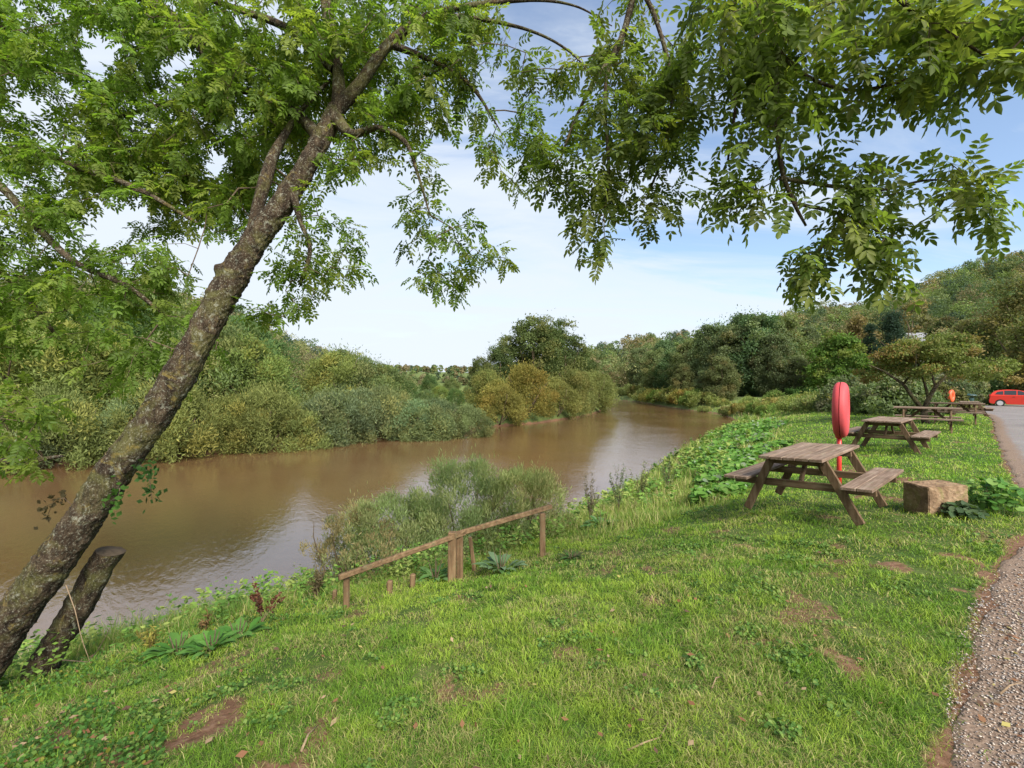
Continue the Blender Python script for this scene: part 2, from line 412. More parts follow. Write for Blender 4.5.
# ---------------------------------------------------------------- road
def densify(P, n=26):
    out = []
    for a, b in zip(P[:-1], P[1:]):
        for t in np.linspace(0, 1, n, endpoint=False): out.append(a + (b - a) * t)
    out.append(P[-1]); return np.array(out)
def resample(P, n):
    d = np.concatenate([[0], np.cumsum(np.hypot(*np.diff(P, axis=0).T))]); t = np.linspace(0, 1, n) ** 1.6 * d[-1]
    return np.stack([np.interp(t, d, P[:, 0]), np.interp(t, d, P[:, 1])], 1)
L_, Rr_ = resample(ROAD_L, 640), resample(ROAD_R, 640)
wob = (vnoise(L_[:, 0] * 2.2, L_[:, 1] * 2.2, 71) - .5) * .10 + (vnoise(L_[:, 0] * 9, L_[:, 1] * 9, 72) - .5) * .03 - .05
L_ = L_ + np.stack([wob, -wob], 1)
nc = 24; rv = []; rc = []
for k, t in enumerate(np.linspace(0, 1, nc) ** 1.8):
    p = L_ * (1 - t) + Rr_ * t; rv.append(p)
rv = np.stack(rv, 1); n0 = rv.shape[0]; rv = rv.reshape(-1, 2)
rz = height(rv[:, 0], rv[:, 1]) + .004 + .0010 * np.hypot(rv[:, 0], rv[:, 1])
dd = polydist(rv[:, 0], rv[:, 1], ROAD_L)
rd = .75 * (1 - sstep(.05, .5, dd))
idx = np.arange(n0 * nc).reshape(n0, nc)
rz[np.arange(n0) * nc] -= .016
q = np.stack([idx[:-1, :-1], idx[1:, :-1], idx[1:, 1:], idx[:-1, 1:]], -1).reshape(-1, 4)[:, ::-1]
road = mesh_np('road', np.stack([rv[:, 0], rv[:, 1], rz], 1), [q], road_mat(), col=np.stack([rd, rd * 0, rd * 0], 1), smooth=True)
tag(road, 'pale grey worn track and car park edged with gravel', 'road', kind='structure')

# ---------------------------------------------------------------- leaf scatter maths
def unit(v): return v / np.maximum(np.linalg.norm(v, axis=-1, keepdims=True), 1e-9)
def rand_dirs(n): return unit(rng.normal(size=(n, 3)))
def rhombs(c, d, nrm, L, W, fold=0.0):
    """leaf = rhomb; c base centre, d long axis, nrm rough normal"""
    s = unit(np.cross(d, nrm)); L = np.asarray(L)[:, None]; W = np.asarray(W)[:, None]
    v = np.stack([c - d * L * .5, c - d * L * .02 + s * W * .5, c + d * L * .5, c - d * L * .02 - s * W * .5], 1)
    f = np.arange(len(c) * 4).reshape(-1, 4)
    return v.reshape(-1, 3), f
def lobes_crown(env, K, n, leaf, aspect, lobe_r=(.22, .36), updir=0.0, flat=1.0, base_col=(.05, .09, .02), var=.25, alt=None, alt_frac=.0, shell=.55):
    """env(k)-> K lobe centres; leaves sit on the lobes' outer shells"""
    K = int(K * 2.4); C = env(K); K = len(C); rad = rng.uniform(*lobe_r, K) * rng.uniform(.45, .95, K)
    w = rad ** 1.7; pick = rng.choice(K, n, p=w / w.sum())
    d = rand_dirs(n); d[:, 2] += .18
    cm_ = C.mean(0) * np.array([1, 1, .75]); d = unit(d + .6 * unit(C[pick] - cm_))
    rr = rad[pick] * (.25 + .95 * rng.random(n) ** .55 + np.where(rng.random(n) < .10, rng.uniform(0, 1.1, n), 0))
    p = C[pick] + d * rr[:, None] * np.array([1, 1, flat])
    ax = unit(d * .7 + rand_dirs(n) * .8 + np.array([0, 0, updir])); nr_ = unit(d + rand_dirs(n) * .7)
    L = leaf * rng.uniform(.6, 1.35, n)
    v, f = rhombs(p, ax, nr_, L, L * aspect)
    lobev = rng.uniform(1 - var, 1 + var, K)[pick] * rng.uniform(.86, 1.14, n)
    col = np.array(base_col)[None] * lobev[:, None]
    if alt is not None:
        am = (rng.random(K) < alt_frac)[pick] | (rng.random(n) < alt_frac * .12)
        col = np.where(am[:, None], np.array(alt)[None] * lobev[:, None], col)
    # twig ends poking out of the crown's outline
    return v, f, np.repeat(col, 4, 0)
def limbs(mb, base, top_pts, r0, n=7, seed=0, bend=.15):
    rnd = random.Random(seed)
    for tp in top_pts:
        tp = Vector(tp); b = Vector(base); pts = []; k = 6
        off = Vector((rnd.uniform(-1, 1), rnd.uniform(-1, 1), 0)) * (tp - b).length * bend
        for i in range(k + 1):
            t = i / k; pts.append(b.lerp(tp, t) + off * math.sin(math.pi * t) + Vector((rnd.uniform(-1, 1), rnd.uniform(-1, 1), 0)) * .02 * (tp - b).length)
        mb.tube(pts, [r0 * (1 - .8 * i / k) for i in range(k + 1)], n)

def proto_tree(kind, name, h, w, n, leaf, aspect, col, alt=None, altf=0., K=36, seed=1, low=.12, trunk_r=.16, updir=0., top_open=False, ends=5, crownname='crown', stems=1, lobe=None, flat=.8):
    global rng
    rng = np.random.default_rng(seed)
    def env(K):
        t = rng.random(K)
        if kind == 'dome':       # bush, wide at the base
            z = low * h + (h * .86 - low * h) * t; rad = w / 2 * np.sqrt(np.clip(1 - (t * .97) ** 2.2, 0, 1)) * .86
        elif kind == 'oval':
            z = low * h + (h * .9 - low * h) * t; rad = w / 2 * np.sin(np.pi * (t * .82 + .13)) ** .7 * .8
        elif kind == 'cone':
            z = low * h + (h * .95 - low * h) * t ** 1.2; rad = w / 2 * (1 - t * .93) * .85
        elif kind == 'layers':   # spreading flat tree
            z = h * (.52 + .42 * np.round(t * 4) / 4); rad = w / 2 * (1 - .55 * np.round(t * 4) / 4) * .9
        a = rng.uniform(0, 2 * math.pi, K); r = rad * np.sqrt(rng.uniform(.25, 1, K)) * rng.uniform(.85, 1.12, K)
        return np.stack([r * np.cos(a), r * np.sin(a), z + rng.normal(0, .035 * h, K)], 1)
    lr = lobe or (.13 * w, .22 * w)
    v, f, c = lobes_crown(env, K, n, leaf, aspect, lr, updir, flat, col, .25, alt, altf)
    root = empty(name)
    # loose shoots beyond the crown
    mesh_np(crownname, v, [f], LEAF, root, c)
    mb = MB(); rr = random.Random(seed)
    cz = h * (.7 if kind != 'dome' else .55)
    if stems == 1:
        mb.tube([(0, 0, -.4), (.02 * h, 0, h * .2), (0, .02 * h, h * .42), (.01 * h, 0, cz)], [trunk_r * 1.25, trunk_r, trunk_r * .75, trunk_r * .3], 9)
        tips = [(w * .3 * math.cos(k * 2.4), w * .3 * math.sin(k * 2.4), h * rr.uniform(.45, .85)) for k in range(ends)]
        limbs(mb, (0.01 * h, 0, h * .28), tips, trunk_r * .5, 6, seed)
    else:
        tips = [(w * .34 * math.cos(k * 2.4 + .3), w * .34 * math.sin(k * 2.4 + .3), h * rr.uniform(.5, .85)) for k in range(stems)]
        limbs(mb, (0, 0, -.3), tips, trunk_r, 6, seed, .1)
    mb.build('trunk' if stems == 1 else 'stems', TWIG, root, True)
    return root

ORD = 'first second third fourth fifth sixth seventh eighth ninth tenth eleventh twelfth thirteenth fourteenth fifteenth sixteenth seventeenth eighteenth nineteenth twentieth'.split()
ORD += ['twenty-' + x for x in ORD[:9]] + ['thirtieth'] + ['thirty-' + x for x in ORD[:9]]
def place_row(protos, spots, name, labelf, cat, group, tint=None):
    """spots: (x, y, scale, protoindex, colour) sorted from left to right in the picture"""
    spots = sorted(spots, key=lambda s: s[0] / s[1]); used = set(); out = []
    for i, (x, y, s, pi, colr) in enumerate(spots):
        p = protos[pi]
        if pi not in used: o = p; used.add(pi)
        else: o = copy_tree(p)
        o.name = name
        o.location = (x, y, H1(x, y) - .05); o.rotation_euler = (0, 0, (x * 7.3 + y * 3.1) % 6.28); sz = s * (1 + .1 * math.sin(x * 13 + y))
        o.scale = (s, s, sz)
        for ch in o.children: ch.color = (*colr, 1)
        tag(o, labelf(i, len(spots)), cat, group); out.append(o)
    for k, p in enumerate(protos):
        if k not in used:
            for ch in list(p.children): bpy.data.objects.remove(ch)
            bpy.data.objects.remove(p)
    return out
def jit(c, a=.12):
    g = random.uniform(1 - a, 1 + a); return tuple(max(.0, x * g * random.uniform(1 - a * .5, 1 + a * .5)) for x in c)

# ---------------------------------------------------------------- willows along the far bank
wcol = (.105, .130, .050)
wil = [proto_tree('dome', 'willow_bush', 3.6, 5.4, 20000, .19, .26, (.165, .20, .085), (.23, .235, .09), .2, 34, 11 + k, .06, .06, .45, stems=5, ends=0, crownname='foliage', lobe=(.55, 1.0), flat=1) for k in range(3)]
# front row follows the waterline
fr = []
def along(P, a, b, n, off, jitter=.5):
    pts = densify(P[a:b + 1], 20); k = np.linspace(0, len(pts) - 1, n).astype(int)
    out = []
    for i in k:
        d = pts[min(i + 3, len(pts) - 1)] - pts[max(i - 3, 0)]; d = d / np.hypot(*d)
        out.append((pts[i][0] - d[1] * off + random.uniform(-jitter, jitter), pts[i][1] + d[0] * off + random.uniform(-jitter, jitter)))
    return out
G = (1, 1, 1); YEL = (1.16, 1.06, .75); GREY = (.92, 1.0, 1.15); OLV = (1.1, 1.05, .8); DK = (.62, .78, .7)
pts = along(FAR, 2, 7, 19, -.1, .8)
cols = [GREY, G, GREY, G, GREY, OLV, G, YEL, YEL, YEL, OLV, GREY, G, GREY, G, GREY, G, GREY, G]
for k, (x, y) in enumerate(pts): fr.append((x, y, random.uniform(.85, 1.05) * np.interp(x, [-11, -4], [1, .78]), k % 3, jit(cols[k])))
place_row(wil, fr, 'willow_bush', lambda i, n: f'{ORD[i]} willow bush from the left in the far bank waterline row', 'bush', 'willow bushes at the far waterline')
wil2 = [proto_tree('dome', 'willow_tree', 6.0, 7.0, 20000, .24, .28, (.145, .19, .072), (.21, .225, .08), .25, 36, 21 + k, .1, .09, .4, stems=5, ends=0, lobe=(.7, 1.3), flat=1) for k in range(3)]
b2 = []
for k, (x, y) in enumerate(along(FAR, 1, 6, 13, 4.5, 1.0)): b2.append((x, y, random.uniform(.85, 1.05) * np.interp(x, [-18, -9], [1.08, .72]), k % 3, jit((G, OLV, YEL, G)[k % 4])))
for k, (x, y) in enumerate(along(FAR, 1, 5, 9, 10, 1.5)): b2.append((x, y, random.uniform(1.05, 1.25) * np.interp(x, [-24, -14], [1.15, .85]), (k + 1) % 3, jit((G, OLV, DK)[k % 3])))
for px_, Z_, s_ in ((388, 50, .66), (408, 56, .66), (425, 50, .55), (440, 58, .62), (455, 52, .5), (468, 60, .6), (398, 70, .8), (430, 78, .85), (452, 74, .75)): b2.append(((px_ - 512) / F * Z_, Z_, s_ * .62, len(b2) % 3, jit((G, OLV, DK)[len(b2) % 3])))
place_row(wil2, b2, 'willow_tree', lambda i, n: f'{ORD[i]} taller willow from the left behind the far bank bushes', 'tree', 'taller willows behind the bank bushes')
# promontory willows (470-600)
wil3 = [proto_tree('dome', 'willow_bush', 4.6, 6.0, 18000, .22, .28, (.185, .19, .065), (.24, .21, .07), .3, 34, 31 + k, .04, .08, .5, stems=5, ends=0, crownname='foliage', lobe=(.6, 1.15), flat=1) for k in range(2)]
pr = [(-1.2, 44.6, .9, 0, (1.1, 1, .8)), (1.4, 48.2, 1.1, 1, (1.12, .98, .75)), (5.0, 52.3, .95, 0, (1, 1, .9)), (7.8, 57, 1.0, 1, (.95, 1.02, 1)), (10.6, 63.5, 1.15, 0, (.95, 1.05, 1)), (13, 71, 1.0, 1, (.9, 1, 1)), (-2.5, 46.5, .8, 1, (.9, 1, .9))]
place_row(wil3, pr, 'willow_bush', lambda i, n: f'{ORD[i]} olive willow bush from the left on the wooded point across the river', 'bush', 'willow bushes on the point')
# tall airy trees behind the point
alder = [proto_tree('oval', 'riverside_tree', 11, 7.5, 15000, .30, .45, (.10, .125, .05), (.15, .15, .06), .25, 46, 41 + k, .12, .2, .1, lobe=(.7, 1.5), flat=.9) for k in range(3)]
tp = [(2.6, 60, 1.08, 0, (.95, 1, .85)), (7.2, 64, .98, 1, (.85, .95, .8)), (5.2, 70, 1.12, 2, (.85, .95, .8)), (-.2, 63, .86, 1, (.9, .98, .85)), (-1.5, 58, .62, 2, (.8, .9, .8)), (12.5, 78, .66, 1, (.9, 1, .9)), (-4.2, 62, .5, 0, (.9, .9, .8))]
al_near = place_row(alder, tp, 'riverside_tree', lambda i, n: f'{ORD[i]} dark tree from the left rising behind the olive willows on the point', 'tree', 'dark trees behind the point')
# dark riverside trees on the right bank (620-810)
alder2 = [proto_tree('oval', 'riverside_tree', 12, 9, 26000, .34, .5, (.125, .16, .075), (.18, .18, .085), .2, 60, 51 + k, .03, .2, .1, lobe=(.9, 1.7), flat=.9) for k in range(4)]
rt = []
for k, (px, Z, hpx) in enumerate([(640, 118, 352), (655, 104, 350), (672, 96, 345), (690, 88, 338), (712, 80, 330), (735, 76, 318), (758, 74, 308), (782, 76, 318), (803, 82, 330), (700, 98, 336), (746, 92, 316), (722, 70, 352), (775, 70, 340), (796, 68, 352), (665, 125, 342), (684, 80, 366), (705, 73, 368)]):
    x = (px - 512) / F * Z; g = H1(x, Z); hh = (HOR - hpx) / F * Z + EYE - g
    rt.append((x, Z, max(.3, hh / 12), k % 4, jit([(1, 1, 1), (1.06, 1.03, .95), (.82, .97, .92), (1.12, 1.02, .88)][k % 4], .08)))
place_row(alder2, rt, 'riverside_tree', lambda i, n: f'{ORD[i]} tree from the left in the dark wood on the right bank', 'tree', 'trees of the dark wood at the right bank')

# ---------------------------------------------------------------- single trees on the right
def single(kind, name, px, Z, hpx, wpx, n, leaf, aspect, col, alt, altf, label, cat='tree', seed=1, low=.1, K=40, flat=.8, basepx=None, **kw):
    x = (px - 512) / F * Z; g = H1(x, Z); h = (HOR - hpx) / F * Z + EYE - g; w = wpx / F * Z
    o = proto_tree(kind, name, h, w, n, leaf, aspect, col, alt, altf, K, seed, low, max(.06, h * .018), flat=flat, **kw)
    o.location = (x, Z, g - .05); tag(o, label, cat); return o
single('oval', 'broadleaf_tree', 838, 62, 337, 62, 16000, .34, .6, (.095, .165, .035), (.17, .21, .05), .3, 'rounded bright green tree behind the near lifebuoy housing', seed=61, low=.02, lobe=(.9, 1.6))
single('cone', 'dark_conifer', 893, 70, 308, 52, 16000, .34, .3, (.042, .072, .048), None, 0, 'dark blue green conifer standing above the spreading tree', seed=62, low=.02)
single('cone', 'dark_conifer', 870, 74, 322, 32, 10000, .34, .3, (.04, .068, .045), None, 0, 'smaller dark conifer just left of the taller conifer', seed=63, low=.02)
single('oval', 'autumn_tree', 860, 84, 316, 46, 9000, .42, .6, (.20, .16, .07), (.24, .18, .08), .3, 'brown tinged tree left of the conifers', seed=64, low=.02)
single('oval', 'broadleaf_tree', 818, 90, 328, 46, 9000, .42, .6, (.09, .13, .05), (.13, .16, .07), .3, 'dull green tree between the dark wood and the bright round tree', seed=65, low=.02)
single('oval', 'broadleaf_tree', 978, 60, 316, 60, 14000, .34, .55, (.11, .145, .055), (.17, .16, .07), .4, 'olive brown tree on the slope right of the conifers', seed=66, low=.02)
single('oval', 'autumn_tree', 1026, 52, 285, 84, 18000, .32, .6, (.145, .16, .06), (.20, .175, .07), .4, 'large olive brown tree behind the red car', seed=67, low=.02)
single('oval', 'autumn_tree', 1075, 46, 290, 80, 14000, .32, .6, (.14, .15, .05), (.2, .16, .05), .4, 'olive tree at the right side of the car park', seed=68, low=.02)
single('oval', 'broadleaf_tree', 945, 78, 316, 40, 10000, .36, .55, (.09, .11, .045), (.15, .13, .06), .3, 'dark green tree just right of the taller conifer', seed=69, low=.02)
single('oval', 'broadleaf_tree', 912, 96, 300, 50, 9000, .45, .6, (.15, .15, .07), (.22, .17, .08), .4, 'pale brown hillside tree above the taller conifer', seed=70, low=.02)
# spreading small tree among the tables
def maple():
    global rng
    rng = np.random.default_rng(77)
    x, y = (926 - 512) / F * 19.2, 19.2; g = H1(x, y)
    t = empty('spreading_tree', (x, y, g)); tag(t, 'low spreading rust and green tree beyond the picnic tables', 'tree')
    mb = MB()
    stem = [[(0, 0, -.1), (-.05, 0, .3), (-.1, 0, .5)], [(-.1, 0, .5), (-.45, .05, 1.0), (-.85, .1, 1.6), (-1.5, .2, 2.1), (-2.1, .3, 2.4)], [(-.1, 0, .5), (.1, 0, 1.0), (.35, -.05, 1.5), (.9, -.1, 2.1), (1.7, 0, 2.6)],
            [(.1, 0, 1.0), (.1, .2, 1.7), (-.1, .3, 2.6), (0, .2, 3.2)], [(-.85, .1, 1.6), (-.7, -.3, 2.2), (-.9, -.6, 2.8)], [(.35, -.05, 1.5), (.6, .5, 2.2), (1.0, .9, 2.7)], [(.9, -.1, 2.1), (1.2, -.6, 2.5), (2.2, -.7, 2.5)]]
    rad = [[.16, .13, .12], [.10, .08, .06, .04, .02], [.11, .09, .07, .045, .02], [.06, .05, .035, .015], [.05, .035, .015], [.05, .035, .015], [.035, .025, .012]]
    for p, r in zip(stem, rad): mb.tube(p, r, 8)
    mb.build('trunk', BARK, t, True)
    K = 110; a = rng.uniform(0, 2 * math.pi, K); tt = rng.random(K); lay = np.clip(tt + rng.normal(0, .05, K), 0, 1)
    rr = (2.75 - 1.7 * lay) * np.sqrt(rng.uniform(.05, 1, K)); C = np.stack([rr * np.cos(a) * 1.02 + .15, rr * np.sin(a) * .9, 1.95 + 1.35 * lay + rng.normal(0, .08, K) - .05 * rr], 1)
    v, f, c = lobes_crown(lambda k: C, K, 26000, .095, .6, (.32, .62), -.1, .55, (.155, .19, .055), .2, (.23, .175, .07), .28, .3)
    # rust on the left side of the crown
    cen = v.reshape(-1, 4, 3).mean(1); left = np.repeat(sstep(.5, -2.6, cen[:, 0]) * (rng.random(len(cen)) < .45), 4)[:, None]
    c = c * (1 - left) + np.array([.25, .155, .055]) * left
    mesh_np('crown', v, [f], LEAF, t, c)
maple()
# hedge
def hedge():
    global rng
    rng = np.random.default_rng(78)
    a = gpx(786, 396) if False else Vector(((786 - 512) / F * 58, 58, 0)); b = Vector(((880 - 512) / F * 52, 52, 0))
    K = 60; C = []
    for i in range(K):
        t = rng.random(); p = a.lerp(b, t); C.append((p.x + rng.normal() * .3, p.y + rng.normal() * .4, H1(p.x, p.y) + rng.uniform(.3, 1.15)))
    C = np.array(C); v, f, c = lobes_crown(lambda k: C, K, 15000, .2, .5, (.45, .6), 0, .9, (.05, .10, .025), .2)
    o = mesh_np('hedge', v, [f], LEAF, None, c); tag(o, 'long clipped dark green hedge beneath the bright rounded tree', 'hedge')
hedge()
# bramble thicket behind the tables
bram = [proto_tree('dome', 'bramble_bush', 1.7, 3.4, 9000, .15, .6, (.13, .165, .08), (.21, .21, .13), .25, 26, 81 + k, .05, .03, .2, stems=4, ends=0, crownname='foliage', lobe=(.3, .6), flat=.9) for k in range(3)]
bs = []
for k, (px, Z) in enumerate([(848, 30), (866, 27), (884, 28), (872, 34), (900, 33), (893, 24.5), (915, 28), (935, 38), (948, 42), (962, 45), (976, 52), (992, 54), (1008, 55), (1024, 56), (1045, 56), (930, 40), (905, 42), (880, 42), (955, 49), (984, 56)]):
    bs.append(((px - 512) / F * Z, Z, random.uniform(.8, 1.15) * (1 if Z < 36 else 1.5), k % 3, jit([(1, 1, 1), (1.2, 1.15, 1.1), (.8, 1, .7), (1.3, 1.0, .8)][k % 4], .12)))
place_row(bram, bs, 'bramble_bush', lambda i, n: f'{ORD[i]} bramble bush from the left in the thicket behind the tables', 'bush', 'bramble thicket behind the picnic tables')
# scrub on the rough bank near the bend
scr = [proto_tree('dome', 'scrub_bush', 1.0, 3.3, 6000, .16, .4, (.20, .23, .085), (.27, .24, .10), .3, 24, 91 + k, .02, .03, .4, stems=4, ends=0, crownname='foliage', lobe=(.3, .55), flat=.9) for k in range(3)]
bs = []
for k, (px, Z, s) in enumerate([(728, 58, .9), (742, 55, 1.0), (757, 52, .9), (772, 50, 1.1), (790, 46, 1.0), (806, 42, 1.0), (818, 38, 1.0), (796, 36, .9), (812, 33, 1.0), (828, 34, 1.1), (770, 42, .8), (750, 62, 1.0), (705, 66, .8), (690, 74, .8), (776, 60, 1.0), (722, 66, .9), (785, 55, .9), (840, 40, 1.1), (800, 52, 1), (640, 108, 2.2), (648, 100, 2.2), (656, 93, 2.2), (664, 88, 2.2), (672, 84, 2.0), (680, 80, 2), (688, 77, 2), (697, 73, 1.8), (706, 70, 1.6), (630, 116, 2.4)]):
    bs.append(((px - 512) / F * Z, Z, s * random.uniform(.85, 1.1), k % 3, jit([(1, 1, 1), (1.25, 1.05, .8), (.8, 1.05, .7), (1.1, 1.1, .9)][k % 4], .12)))
place_row(scr, bs, 'scrub_bush', lambda i, n: f'{ORD[i]} low scrub bush from the left on the rough bank by the river bend', 'bush', 'scrub on the rough bank')

# ---------------------------------------------------------------- woods on the hills: one mass
def woods():
    global rng
    rng = np.random.default_rng(99)
    V = []; C = []; FN = []; nf = 0
    N0 = 2600
    px = rng.uniform(-150, 1180, N0 * 3); yd = np.exp(rng.uniform(math.log(58), math.log(345), N0 * 3))
    x = (px - 512) / F * yd; rr_ = np.interp(px, SKY_PX, SKY_R); r0 = np.interp(px, SKY_PX, SKY_0)
    ok = (yd < rr_ * 1.12) & (yd > r0 * .97) & (polydist(x, yd, RIVER) > 6) & ~inpoly(x, yd, RIVER)
    # clear meadow seen between the willow row and the point
    mead = (px > 425) & (px < 505) & (yd > 105) & (yd < 190)
    keep = rng.random(len(px)) < np.clip((yd / 170) ** .9, .25, 1.0)
    ok &= ~mead & keep & ~((np.abs(px - 925) < 15) & (yd > 60) & (yd < 95))
    x = x[ok]; y = yd[ok]; px = px[ok]; n = min(len(x), N0); x = x[:n]; y = y[:n]; px = px[:n]
    z = height(x, y)
    pal = np.array([(.100, .140, .060), (.125, .155, .065), (.080, .115, .065), (.17, .175, .075), (.20, .165, .085), (.060, .090, .065), (.145, .19, .065), (.18, .155, .09)])
    pr_ = np.array([.24, .22, .17, .11, .05, .06, .11, .04])
    for i in range(n):
        near = y[i] < 110
        h = rng.uniform(6.5, 11) * (.5 if 350 < px[i] < 520 else 1); w = h * rng.uniform(.65, .95)
        sc = np.clip(y[i] / 150, .55, 2.0); m = int(np.clip(520 * (150 / y[i]) ** 1.3, 200, 1500))
        K = 12; t = rng.random(K); a = rng.uniform(0, 6.28, K); rad = w / 2 * np.sin(np.pi * (t * .8 + .15)) * .75 * np.sqrt(rng.random(K))
        Cc = np.stack([rad * np.cos(a), rad * np.sin(a), h * (.12 + .72 * t)], 1); lr = rng.uniform(.14, .25, K) * w
        pk = rng.integers(0, K, m); d = rand_dirs(m); d[:, 2] = np.abs(d[:, 2]); p = Cc[pk] + d * (lr[pk] * rng.uniform(.7, 1.08, m))[:, None] + np.array([x[i], y[i], z[i] - .3])
        L = .42 * sc * rng.uniform(.7, 1.4, m)
        v, f = rhombs(p, unit(rand_dirs(m)), unit(d + .6 * rand_dirs(m)), L, L * .75)
        # autumn stands come in patches
        pc = fbm(np.array([x[i] / 40]), np.array([y[i] / 40]), 17)[0]
        ci = rng.choice(8, p=pr_) if abs(pc - .5) > .05 else rng.choice([3, 4, 7, 1])
        c = pal[ci] * rng.uniform(.95, 1.45) * rng.uniform(.8, 1.25, m)[:, None] * (.85 + .3 * rng.random(K))[pk][:, None]
        # air between: none, colour stays the leaves' own
        V.append(v); C.append(np.repeat(c, 4, 0)); FN.append(f + nf); nf += len(v)
    o = mesh_np('distant_woods', np.vstack(V), [np.vstack(FN)], LEAF, None, np.vstack(C))
    tag(o, 'mixed green and autumn brown woodland covering the distant hills', 'woods', kind='stuff')
woods()
# ---------------------------------------------------------------- small house on the slope
def house():
    x, y = (925 - 512) / F * 88, 88.; g = H1(x, y)
    t = empty('hillside_house', (x, y, 5.7), R(-20)); tag(t, 'small pale roofed house almost hidden among hillside trees', 'house')
    m = MB(); m.box((0, 0, 1.6), (7, 5, 4.0), None, .01); m.build('wall', paint('cream_render', (.38, .34, .28), .8, .3), t)
    m = MB(); m.add([(-3.8, -2.9, 3.5), (3.8, -2.9, 3.5), (3.8, 0, 5.4), (-3.8, 0, 5.4), (-3.8, 2.9, 3.5), (3.8, 2.9, 3.5), (-3.8, -2.9, 3.35), (3.8, -2.9, 3.35), (-3.8, 2.9, 3.35), (3.8, 2.9, 3.35)],
                     [(0, 1, 2, 3), (3, 2, 5, 4), (0, 3, 4, 8, 6), (1, 7, 9, 5, 2), (0, 6, 7, 1), (4, 5, 9, 8), (6, 8, 9, 7)]); m.build('roof', paint('pale_slate', (.22, .22, .23), .5, .3), t)
    gl = paint('dark_glass', (.04, .05, .06), .1, .05)
    for k in (-2, 2):
        m = MB(); m.box((k, -2.52, 2.0), (1.1, .08, 1.2), None, .005); m.build('window', gl, t)
house()

# ================================================================ foreground things
rng = np.random.default_rng(123)
# ---------------------------------------------------------------- picnic tables
def make_table(L, W=.75, bo=.85, bi=.53, seedv=0):
    rnd = random.Random(seedv)
    t = empty('picnic_table')
    m = MB(); nb = 5; bw = W / nb
    for k in range(nb):
        m.box((-W / 2 + bw * (k + .5), rnd.uniform(-.006, .006), .74 - .019 + rnd.uniform(-.002, .002)), (bw - .008, L, .038), None, .005)
    m.build('tabletop', WOODTOP, t)
    for sg in (-1, 1):
        m = MB(); w = (bo - bi) / 2
        for k in range(2): m.box((sg * (bi + w * (k + .5)), rnd.uniform(-.005, .005), .44 - .019), (w - .008, L, .038), None, .005)
        m.build('seat', WOODTOP, t)
    for e in (-1, 1):
        ye = e * (L / 2 - .25)
        for sg in (-1, 1):
            m = MB(); m.beam((sg * .29, ye, .70), (sg * .655, ye, -.04), .044, .10, (1, 0, .5)); m.build('leg', WOODZ, t)
        m = MB(); m.beam((-bo + .03, ye - e * .047, .353), (bo - .03, ye - e * .047, .353), .044, .095); m.build('seat_bearer', WOODX, t)
        m = MB(); m.beam((-W / 2 + .03, ye - e * .047, .654), (W / 2 - .03, ye - e * .047, .654), .044, .09); m.build('top_bearer', WOODX, t)
        m = MB(); m.beam((0, ye - e * .10, .36), (0, e * .12, .70), .07, .04, (1, 0, 0)); m.build('brace', WOODZ, t)
        for sg in (-1, 1):
            for (bx, bz) in ((.345, .654), (.505, .353)):
                m = MB(); m.tube([(sg * bx * (.93 if bz > .5 else 1), ye - .032, bz), (sg * bx * (.93 if bz > .5 else 1), ye + .032, bz)], .009, 8); m.build('bolt', TWIG, t)
    return t
T1 = make_table(1.58)
tabs = [(4.133, 6.436, -.869, 1.0, 'nearest picnic table beside the square stone block'),
        (9.75, 12.15, -.84, 1.06, 'second picnic table just beyond the near red lifebuoy housing'),
        (14.3, 16.2, .84, 1.12, 'broadside picnic table in front of the spreading tree'),
        (18.1, 19.2, .80, 1.1, 'picnic table overlapping the right end of the broadside table'),
        (25.3, 26.0, -.72, 1.08, 'far picnic table with its bench nearest the car park'),
        (25.6, 28.6, .8, 1.0, 'farthest picnic table before the orange lifebuoy')]
for i, (x, y, a, s, lab) in enumerate(tabs):
    o = T1 if i == 0 else copy_tree(T1)
    if i == 0: z = EYE - 1.669 + .01; o.rotation_mode = 'XYZ'
    else: z = H1(x, y) + .0
    o.location = (x, y, z)
    if i == 0: o.rotation_euler = (Matrix.Rotation(a, 3, 'Z') @ Matrix.Rotation(-.045, 3, 'Y') @ Matrix.Rotation(.03, 3, 'X')).to_euler()
    else: o.rotation_euler = (0, 0, a)
    o.scale = (s, s * (1.2 if i == 1 else 1), s)
    tag(o, lab, 'picnic table', 'picnic tables along the lawn')
